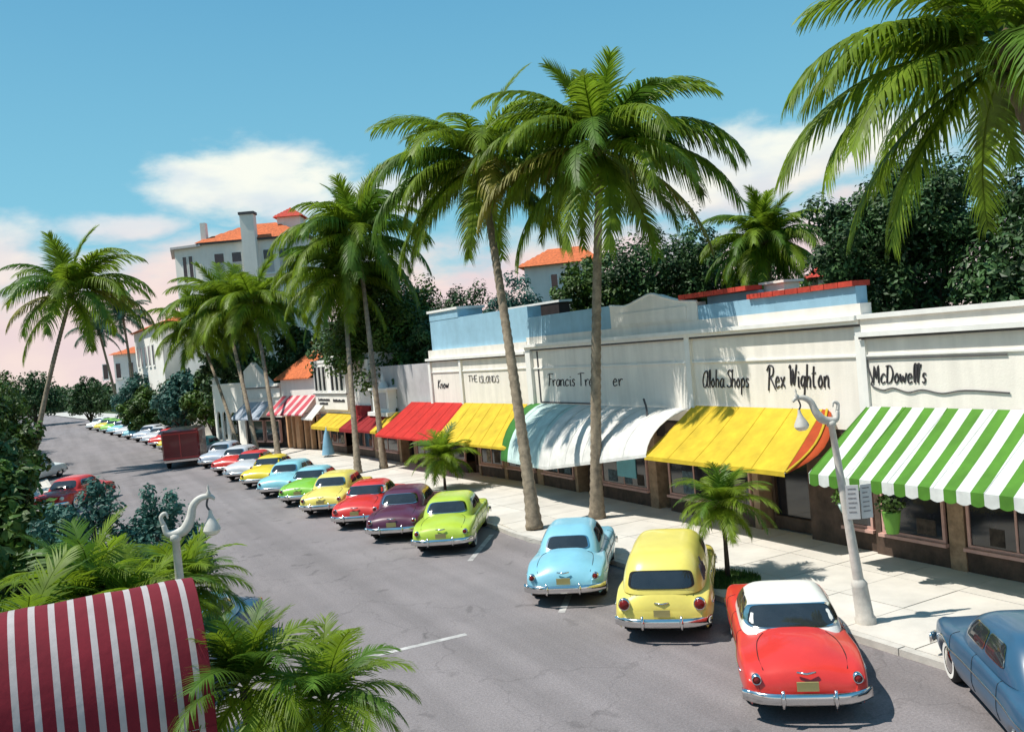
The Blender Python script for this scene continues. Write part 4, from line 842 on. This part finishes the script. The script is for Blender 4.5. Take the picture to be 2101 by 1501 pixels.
for x0, x1, a, nm in ((-.24, .0, -.55, 'notice_board'), (.03, .27, .45, 'notice_board')):
    ob = MB().box(x0, x1, -.012, .012, -.33, .33).build(nm, mat('board_paint', (.62, .60, .58), .7), lr)
    mtx = (inv @ Matrix.Rotation(-yaw+a*.5, 3, 'Z')).to_4x4(); mtx.translation = inv @ (Vector((0, 0, 2.42))-fwd*.14); ob.matrix_local = mtx
    for q in range(6):
        zz = .26-q*.09; bb = MB().box(x0+.04, x1-.04-R_.uniform(0, .05), -.016, -.0125, zz-.012, zz+.012).build('printed_line', INKF, ob)
l2 = lamp(1.40, 13.85, -.35, (0, 0), 'cream street lamp with bell shade rising from the palms at the lower left', sc=1); l2.scale = (.91,)*3

# ---------------------------------------------------------------- hanging baskets and parasol
def leafblob(n, c, rad, size, seed=1, hang=0):
    r = random.Random(seed); b = MB()
    for i in range(n):
        d = Vector((r.gauss(0, 1), r.gauss(0, 1), r.gauss(0, 1))).normalized()*(r.random()**.4)
        p = Vector(c)+Vector((d.x*rad[0], d.y*rad[1], d.z*rad[2]-(hang*r.random()**2)))
        a = Vector((r.gauss(0, 1), r.gauss(0, 1), r.gauss(0, 1))).normalized(); t = a.cross(d).normalized()*size*r.uniform(.5, 1); a = a*size*r.uniform(.8, 1.6)
        b.add([p-a*.5, p+t*.5, p+a*.5, p-t*.5], [(0, 1, 2, 3)])
    return b
for (p, m, lm, lab, hg) in (((16.1, 14.6, 1.70), CA_, LEAFG, 'hanging aqua pot with a bushy plant under the striped awning, left of the lamp post', 0), ((15.95, 13.25, 1.72), mat('lime_pot', (.13, .30, .04), .7), LEAFG, 'hanging lime green planter with dark leaves just right of the lamp post', .35)):
    r = thing('hanging_basket', lab, 'hanging basket', p)
    MB().lathe([(.0, -.16), (.12, -.15), (.17, -.04), (.20, .06), (.0, .06)], 16).build('pot', m, r, smooth=True)
    if hg: MB().lathe([(.13, -.42), (.17, -.16), (.2, .05)], 14).build('trailing_moss', m, r, smooth=True)
    leafblob(260, (0, 0, .22), (.33, .33, .22), .09, 3, 0).build('foliage', lm, r)
    MB().tube([(0, 0, .1), (0, 0, .72)], .008, 4).build('chain', DARKLINE, r)
pr = thing('parasol', 'closed pale blue parasol standing on the pavement under the low yellow awning', 'parasol', (15.1, 55.1, .12))
MB().lathe([(.42, .15), (.36, .5), (.26, 1.1), (.12, 1.6), (.03, 1.85), (0, 1.9)], 12).build('canopy', mat('pale_blue_cloth', (.22, .42, .55), .8), pr, smooth=True)
MB().lathe([(.0, 0), (.3, 0), (.3, .06), (.03, .09), (.03, 1.9), (0, 1.95)], 12).build('pole', TRIM, pr)

# ---------------------------------------------------------------- palms
def frond_mesh(L, e0, bend, leaf, n=66, seed=0, droop=1.0, width=.085, curl=1.3):
    r = random.Random(seed); b = MB(); pts = []; p = Vector((0, 0, 0)); K = 22
    for i in range(K+1):
        t = i/K; e = radians(e0-bend*t**curl); pts.append((p.copy(), Vector((cos(e), r.uniform(-.01, .01), sin(e))).normalized())); p = p+pts[-1][1]*(L/K)
    b.tube([q for q, _ in pts], [max(.006, .035*(1-.85*i/K)*L/3.5) for i in range(K+1)], 5)
    for i in range(n):
        t = .14+.86*(i/(n-1)); k = min(int(t*K), K-1); f = t*K-k; P0 = pts[k][0].lerp(pts[k+1][0], f); T = pts[k][1]
        ll = leaf*(.35+.65*sin(pi*min(1, (t*.92+.08))**.9)**.6)*r.uniform(.82, 1.1)
        al = radians(22+38*t+r.uniform(-6, 6)); up = T.cross(Vector((0, 1, 0))).normalized()
        if up.z < 0 and abs(T.z) < .99: up = -up
        for sg in (-1, 1):
            if r.random() < .04: continue
            d = (Vector((0, sg, 0))*cos(al)+T*sin(al)+up*.12*(1-droop)).normalized(); w = width*r.uniform(.8, 1.15); q = P0.copy(); rows = []
            wd = T*.5+Vector((0, 0, .0)); S = 4
            for s in range(S+1):
                ww = w*(1-(s/S)**1.6)*.5+.003; rows.append([q-wd.normalized()*ww, q+wd.normalized()*ww])
                q = q+d*(ll/S); d = (d+Vector((0, 0, -1))*droop*(.30+.12*s)*r.uniform(.8, 1.2)).normalized()
            b.grid(rows)
    return b
FM = {}
def frond(key, m, **k):
    if (key, m.name) not in FM: FM[(key, m.name)] = [frond_mesh(seed=hash(key) % 97+i if isinstance(key, int) else i+len(key), **k).mesh('frond', m) for i in range(3)]
    return FM[(key, m.name)]
SPEC = {  # e0, bend, length, leaflet, droop
 'up':   dict(L=3.3, e0=82, bend=42, leaf=.95, droop=.30), 'high': dict(L=3.8, e0=60, bend=85, leaf=1.15, droop=.75),
 'mid':  dict(L=4.1, e0=34, bend=95, leaf=1.3, droop=1.2), 'low': dict(L=4.1, e0=6, bend=80, leaf=1.25, droop=1.3), 'down': dict(L=3.9, e0=-28, bend=52, leaf=1.05, droop=1.1)}
def trunk_mesh(base, topp, r0_, r1_, bow=.4, m=TRUNK, flare=1.5):
    base, topp = Vector(base), Vector(topp); n = 96; d = topp-base; side = Vector((d.y, -d.x, 0)); side = side.normalized() if side.length > .1 else Vector((1, 0, 0))
    pts, rad = [], []
    for i in range(n+1):
        t = i/n; p = base+d*t; lat = Vector((d.x, d.y, 0))*(t**1.5-t)*.5 ; p += lat
        pts.append(p); rr = r0_+(r1_-r0_)*t; rr *= 1+(flare-1)*math.exp(-t*16); rad.append(rr*(1.06 if i % 2 else .94))
    return MB().tube(pts, rad, 12)
def palm(base, crown, fronds, label, r0_=.17, r1_=.10, sc=1.0, m=PALM, group='coconut palms along the shops', name='coconut_palm', cat='palm tree', dead=3, yellow=0, seed=1, flare=1.5, spec=SPEC, coco=True):
    """fronds: list of (kind, azimuth degrees, scale)"""
    r = random.Random(seed)
    root = thing(name, label, cat, base, group=group); B = Vector(base)
    adopt(trunk_mesh(base, crown, r0_, r1_, flare=flare).build('trunk', TRUNK, smooth=True), root)
    c = Vector(crown)-B
    MB().lathe([(r1_*.9, -.3), (r1_*2.0*sc**.3, .05), (r1_*1.6, .35), (0, .5)], 10, c).build('crownshaft', mat('palm_fibre', (.12, .085, .04), .9, var=.3, scale=6), root, smooth=True)
    for i, (kd, az, s) in enumerate(fronds):
        mm = m
        if r.random() < yellow and kd in ('low', 'down'): mm = PALMY
        elif r.random() < .22 and m is PALM: mm = PALMD
        me = r.choice(frond(kd, mm, **spec[kd])) 
        link('frond', me, root, loc=c+Vector((0, 0, .1)), rot=(radians(r.uniform(-12, 12)), radians(r.uniform(-5, 5)), radians(az)), scale=(s*sc,)*3)
    if coco:
        for i in range(6):
            a = r.uniform(0, 2*pi); MB().lathe([(0, -.11), (.08, -.07), (.1, 0), (.07, .08), (0, .11)], 8, c+Vector((.27*cos(a), .27*sin(a), -.25+r.uniform(-.1, .1)))).build('coconut', mat('coconut_husk', (.10, .12, .03), .7), root, smooth=True)
    return root
def ring(seed, n_up=3, n_high=6, n_mid=7, n_low=6, n_down=3):
    r = random.Random(seed); out = []
    for kd, n in (('up', n_up), ('high', n_high), ('mid', n_mid), ('low', n_low), ('down', n_down)):
        a0 = r.uniform(0, 360)
        for i in range(n): out.append((kd, a0+360*i/n+r.uniform(-16, 16), r.uniform(.85, 1.1)))
    return out
# azimuth 0 = +X (away to the right), camera right is -27.6 degrees, camera left 152.4
palm((15.69, 24.83, .12), (16.62, 24.2, 12.2), [(k_, a_, s_*(.86 if k_ == 'up' else 1)) for k_, a_, s_ in ring(11, 4, 7, 9, 8, 8)]+[('high', -20, 1.12), ('mid', -30, 1.15), ('low', -25, 1.2), ('low', 150, 1.1), ('high', 158, 1.1), ('up', 100, .95), ('mid', 145, 1.1), ('down', -35, 1.15), ('down', -110, 1.1), ('down', 160, 1.1)], 'tallest coconut palm, straight trunk beside the front of the light blue coupe', .20, .12, 1.12, yellow=.1, seed=3)
palm((13.39, 25.02, .12), (14.9, 29.63, 12.9), ring(23, 1, 7, 9, 8, 8)+[('down', 150, 1.15), ('down', -60, 1.1), ('mid', 150, 1.15), ('high', 145, 1.15), ('low', 155, 1.1), ('low', 140, 1.2)], 'tall coconut palm leaning left, left of the tallest palm', .20, .12, 1.12, yellow=.08, seed=5)
palm((15.43, 45.5, .12), (16.7, 50.2, 13.2), ring(31, 5, 8, 9, 8, 6)+[('mid', 150, 1.1), ('low', 145, 1.2), ('down', -40, 1.1)], 'right trunk of the pair of leaning palms by the lantern', .17, .11, 1.3, seed=8)
palm((13.85, 45.1, .12), (15.9, 51.2, 10.9), ring(37, 4, 7, 9, 9, 7), 'left trunk of the pair of leaning palms by the lantern', .17, .11, 1.15, seed=9)
palm((13.0, 60.0, .12), (14.1, 68.7, 10.9), ring(41, 2, 7, 9, 9, 7), 'palm with dark trunk beside the pink striped awning', .17, .11, 1.3, seed=10)
palm((11.9, 61.4, .12), (12.5, 72, 11.0), ring(43, 4, 8, 9, 9, 7), 'palm with dark trunk in front of the arched building', .17, .11, 1.3, seed=12)
palm((11.6, 66.4, .12), (10.9, 76, 9.6), ring(47, 3, 7, 8, 8, 6), 'leftmost thin trunk palm in front of the arched building', .14, .09, 1.15, seed=13)
palm((-1.8, 66, .1), (1.6, 67.2, 12.1), ring(53, 3, 6, 8, 6, 3)+[('mid', -30, 1.1), ('high', -25, 1.1), ('low', -20, 1.1)], 'coconut palm at the left edge with fronds reaching over the far street', .18, .12, 1.4, yellow=.2, seed=14, group='palms on the left side')
palm((13.6, 6.2, .12), (11.9, 7.4, 9.35), ring(59, 2, 5, 6, 6, 4)+[('mid', 165, .98), ('low', 175, 1.02), ('low', 150, 1.0), ('down', 158, 1.0), ('down', 130, .9)], 'near coconut palm whose fronds hang into the upper right corner', .18, .12, .80, seed=15, yellow=.1)
palm((29.3, 30.0, 0), (29.2, 30.0, 9.6), ring(61, 9, 14, 14, 12, 9), 'bushy palm rising behind the red tiled parapet', .25, .18, .80, name='date_palm', seed=16, group='palms behind the shops', coco=False)
palm((8.5, 112, 0), (7.9, 112, 13.6), ring(67, 4, 6, 7, 5, 2), 'bluish palm behind the orange roofs at the far left', .2, .12, 1.0, m=PALMB, seed=17, group='palms behind the shops')
palm((7.2, 120, 0), (5.6, 120, 12.2), ring(69, 3, 6, 6, 5, 2), 'lower bluish palm left of the one behind the orange roofs', .2, .12, 1.0, m=PALMB, seed=18, group='palms behind the shops')
# short palms
SP2 = {'up': dict(L=1.35, e0=80, bend=50, leaf=.42, droop=.25, n=34, width=.035), 'high': dict(L=1.5, e0=60, bend=80, leaf=.5, droop=.4, n=38, width=.035), 'mid': dict(L=1.5, e0=35, bend=85, leaf=.45, droop=.6, n=34, width=.035), 'low': dict(L=1.45, e0=5, bend=75, leaf=.42, droop=.7, n=34, width=.035), 'down': dict(L=1.2, e0=-25, bend=50, leaf=.4, droop=.5, n=34, width=.035)}
def spalm(base, h, label, sc, seed, m=PALM, n=(5, 8, 9, 9, 6), group='small pavement palms'):
    global FM
    r = random.Random(seed); root = thing('small_palm', label, 'palm', base, group=group)
    MB().tube([(0, 0, 0), (.02, .02, h*.5), (0, 0, h)], [.07, .05, .06], 10).build('trunk', TRUNKD, root, smooth=True)
    for kd, az, s in ring(seed, *n):
        mm = PALMD if (m is PALM and r.random() < .3) else m
        me = r.choice(frond('small'+kd, mm, **SP2[kd])); link('frond', me, root, loc=(0, 0, h), rot=(radians(r.uniform(-12, 12)), radians(r.uniform(-6, 6)), radians(az)), scale=(s*sc,)*3)
    return root
spalm((13.81, 16.27, .12), 1.75, 'small feathery palm in the grass patch beside the yellow wagon', .92, 71)
spalm((14.7, 35.4, .12), 1.35, 'small palm on the pavement in front of the red and yellow awning', 1.15, 72)
# foreground left planting
GL_ = 'palms in the lower left foreground'
spalm((.2, 15.3, .1), 2.45, 'feathery palm at the left edge, highest of the lower left cluster', 1.15, 73, group=GL_)
spalm((.75, 14.6, .1), 2.3, 'feathery palm behind the striped canopy beside the lamp post', 1.0, 74, group=GL_)
spalm((1.65, 15.4, .1), 2.5, 'feathery palm right of the left lamp post', .80, 75, group=GL_)
spalm((-.7, 13.6, .1), 2.2, 'feathery palm at the far left behind the canopy', 1.2, 76, group=GL_)
spalm((1.42, 9.0, .1), 2.85, 'dense palm with upright fronds right of the striped canopy', .68, 77, group=GL_, n=(12, 6, 4, 4, 5))
spalm((2.15, 8.8, .1), 2.55, 'palm with arching fronds at the bottom of the picture over the road', .72, 78, group=GL_, n=(3, 7, 9, 8, 3))

# ---------------------------------------------------------------- broadleaf trees, hedges
def crown_mesh(lobes, n, size, seed, m):
    """leaf clumps: each lobe is broken into smaller clumps so the outline is uneven"""
    r = random.Random(seed); b = MB(); cl = []
    for (c, rad) in lobes:
        k = max(14, int(22*rad[0]*rad[2]/4))
        for i in range(k):
            d = Vector((r.gauss(0, 1), r.gauss(0, 1), r.gauss(0, 1))).normalized(); q = .35+.58*r.random()
            cl.append((Vector((c[0]+d.x*rad[0]*q, c[1]+d.y*rad[1]*q, c[2]+d.z*rad[2]*q)), r.uniform(.24, .46)*min(rad[0], rad[2])))
    vs, fs = [], []
    for i in range(n):
        c, rr = r.choice(cl); d = Vector((r.gauss(0, 1), r.gauss(0, 1), r.gauss(0, 1))).normalized()
        p = c+d*rr*(.55+.5*r.random()); nn = (d+Vector((r.uniform(-.6, .6), r.uniform(-.6, .6), r.uniform(-.2, .9)))).normalized()
        a = nn.orthogonal().normalized(); a = Matrix.Rotation(r.uniform(0, 6.28), 3, nn) @ a; t = nn.cross(a); s = size*r.uniform(.6, 1.3)
        o = len(vs); vs += [p-a*s*.7, p+t*s*.4+a*s*.05, p+a*s*.8-nn*s*.15, p-t*s*.4+a*s*.05]; fs.append((o, o+1, o+2, o+3))
    b.v = [tuple(v) for v in vs]; b.f = fs; return b.mesh('crown', m)
TM = {}
def tree(loc, h, w, m, label, seed, n=9000, size=.28, name='broadleaf_tree', cat='tree', group=None, bottom=.25, depth=None, trunk=True):
    r = random.Random(seed); d = depth or w
    lobes = [((0, 0, h*(bottom+1)/2), (w*.42, d*.42, h*(1-bottom)*.42))]
    for i in range(5):
        a = 2*pi*i/5+r.random(); lobes.append(((w*.30*cos(a), d*.30*sin(a), h*(bottom+(1-bottom)*r.uniform(.22, .72))), (w*r.uniform(.2, .3), d*r.uniform(.2, .3), h*(1-bottom)*r.uniform(.2, .3))))
    lobes.append(((0, 0, h*.82), (w*.25, d*.25, h*.2)))
    root = thing(name, label, cat, loc, group=group)
    link('crown', crown_mesh(lobes, n, size, seed, m), root)
    if trunk:
        b = MB().tube([(0, 0, -.1), (.05*w*.2, 0, h*bottom), (0, 0, h*.7)], [w*.045, w*.03, w*.012], 8)
        for i in range(4):
            a = 2*pi*i/4+r.random(); b.tube([(0, 0, h*bottom*.9), (w*.2*cos(a), d*.2*sin(a), h*(bottom+.3))], [w*.02, w*.008], 6)
        b.build('trunk', TRUNKD, root)
    return root
GT = 'trees behind the shops'
tree((18.6, 53, 0), 12.6, 7.5, LEAFG, 'large dense tree filling the space behind the leaning pair of palms', 1, 26000, .18, group=GT, bottom=.2)
tree((19.6, 47.3, 0), 8.8, 5.0, LEAFD, 'dark tree overhanging the shaded recess left of the blue wall', 2, 18000, .16, group=GT, bottom=.25)
tree((19.0, 60, 0), 11.0, 6.5, LEAFD, 'dark tree behind the bay windows', 3, 11000, .26, group=GT)
tree((17.2, 68, 0), 9.5, 6, LEAFD, 'dark tree behind the orange tiled shop roof', 4, 9000, .26, group=GT)
tree((14.6, 80, 0), 10.0, 7, LEAFD, 'dark tree behind the arched building', 25, 9000, .28, group=GT, bottom=.1)
for i, (x, y_, h, w, mm, l) in enumerate(((22.3, 57, 11.3, 6, LEAFB, 'bluish bush top left of the blue parapet'), (25.3, 55, 11.2, 7, LEAFD, 'low dark bushy tree above the blue parapet'), (28.2, 52, 10.8, 6.5, LEAFB, 'bluish bushy tree left of the house between the palms'),
    (25.7, 38.6, 10.6, 5.6, LEAFG, 'green tree right behind the blue parapet left of the tallest palm'), (27.2, 37.2, 12.0, 6.5, LEAFD, 'tall dark tree behind the curved pediment'), (30.2, 37, 12.4, 7.5, LEAFD, 'wide dark tree right of the curved pediment'),
    (33.6, 36, 11.6, 7.5, LEAFD, 'dark tree left of the bushy palm'), (30.6, 31.4, 8.1, 3.6, LEAFD, 'dark low tree beneath the bushy palm'), (33, 28.5, 9.0, 5.5, LEAFD, 'dark tree right of the bushy palm'))):
    tree((x, y_, 0), h, w, mm, l, 30+i, 19000, .155, group=GT, bottom=.2)
tree((27.8, 29.4, 0), 8.0, 3.2, LEAFL, 'bright green bush just under the bushy palm', 50, 9000, .14, group=GT, bottom=.6)
tree((26.3, 20.3, 0), 11.6, 6.6, LEAFD, 'tall very dark tree behind the right end of the shops', 51, 42000, .13, group=GT, bottom=.35)
tree((26.8, 15.0, 0), 11.0, 7, LEAFD, 'very dark tree at the right edge of the view', 52, 26000, .15, group=GT, bottom=.3)
tree((27.5, 24.5, 0), 7.9, 4.5, LEAFG, 'green tree between the red coping and the tall dark tree', 53, 14000, .14, group=GT, bottom=.4)
GH = 'trees along the far pavement'
for i, (x, y_, h, w, mm, l) in enumerate(((12.6, 84, 7.0, 5.0, LEAFG, 'green roadside tree next to the arched building'), (10.7, 88, 6.6, 5.6, LEAFB, 'bluish roadside tree, second from the arched building'), (11.5, 96, 6.6, 6, LEAFD, 'dark roadside tree behind the bluish one'), (8.4, 99, 5.5, 5.5, LEAFG, 'green roadside tree, third from the arched building'), (8.8, 108, 6.5, 6.5, LEAFB, 'bluish roadside tree, farthest in the clump'), (4.6, 148, 7, 7, LEAFD, 'dark tree before the last houses'))):
    tree((x, y_, 0), h, w, mm, l, 60+i, 9000, .26, group=GH, bottom=.05)
GL2 = 'trees on the left side of the street'
tree((.6, 24.8, 0), 3.55, 3.0, LEAFB, 'bluish clipped bush behind the lower left palms', 80, 8000, .09, group=GL2, bottom=.1)
tree((2.0, 24.2, 0), 3.35, 2.6, LEAFB, 'bluish rounded bush left of the street, behind the left lamp bracket', 81, 8000, .09, group=GL2, bottom=.1)
for i, (x, y_, h, w) in enumerate(((-1.5, 27, 4.2, 3.5), (-3.5, 36, 6.5, 5), (-3.4, 48, 6, 5.5), (-5.5, 58, 8, 6), (-4.6, 78, 7.5, 6.5), (-7, 95, 9, 8), (-8, 118, 9, 9), (-12, 140, 10, 10), (-1.6, 19.5, 3.4, 3.0), (-3, 160, 9, 10), (-20, 150, 12, 14))):
    tree((x, y_, 0), h, w, LEAFD if i % 2 else LEAFG, ['leafy green tree', 'dark leafy tree'][i % 2]+' on the left side, '+['just behind the clipped bushes', 'next past the clipped bushes', 'in the middle of the near left row', 'by the leaning palm base', 'beyond the left palm', 'in the far left row before the bend', 'near the far bend on the left', 'at the far left bend', 'left of the canopy palms', 'closing the end of the street', 'outermost at the far left'][i], 90+i, 9000, .2+.01*i, group=GL2, bottom=.08)
crown = crown_mesh([((i*9.0, R_.uniform(-4, 4), 3.2), (7, 5, 3.4)) for i in range(-14, 15)], 26000, .7, 5, LEAFD); link('distant_woods', crown, loc=(10, 230, 0), kind='stuff', label='dark band of woods far behind the street')
crown = crown_mesh([((R_.uniform(-4, 4), i*8.0, 3.8), (6, 6, 4.2)) for i in range(0, 22)], 26000, .6, 6, LEAFD); link('distant_woods', crown, loc=(46, 5, 0), kind='stuff', label='dark band of trees behind the shop roofs')
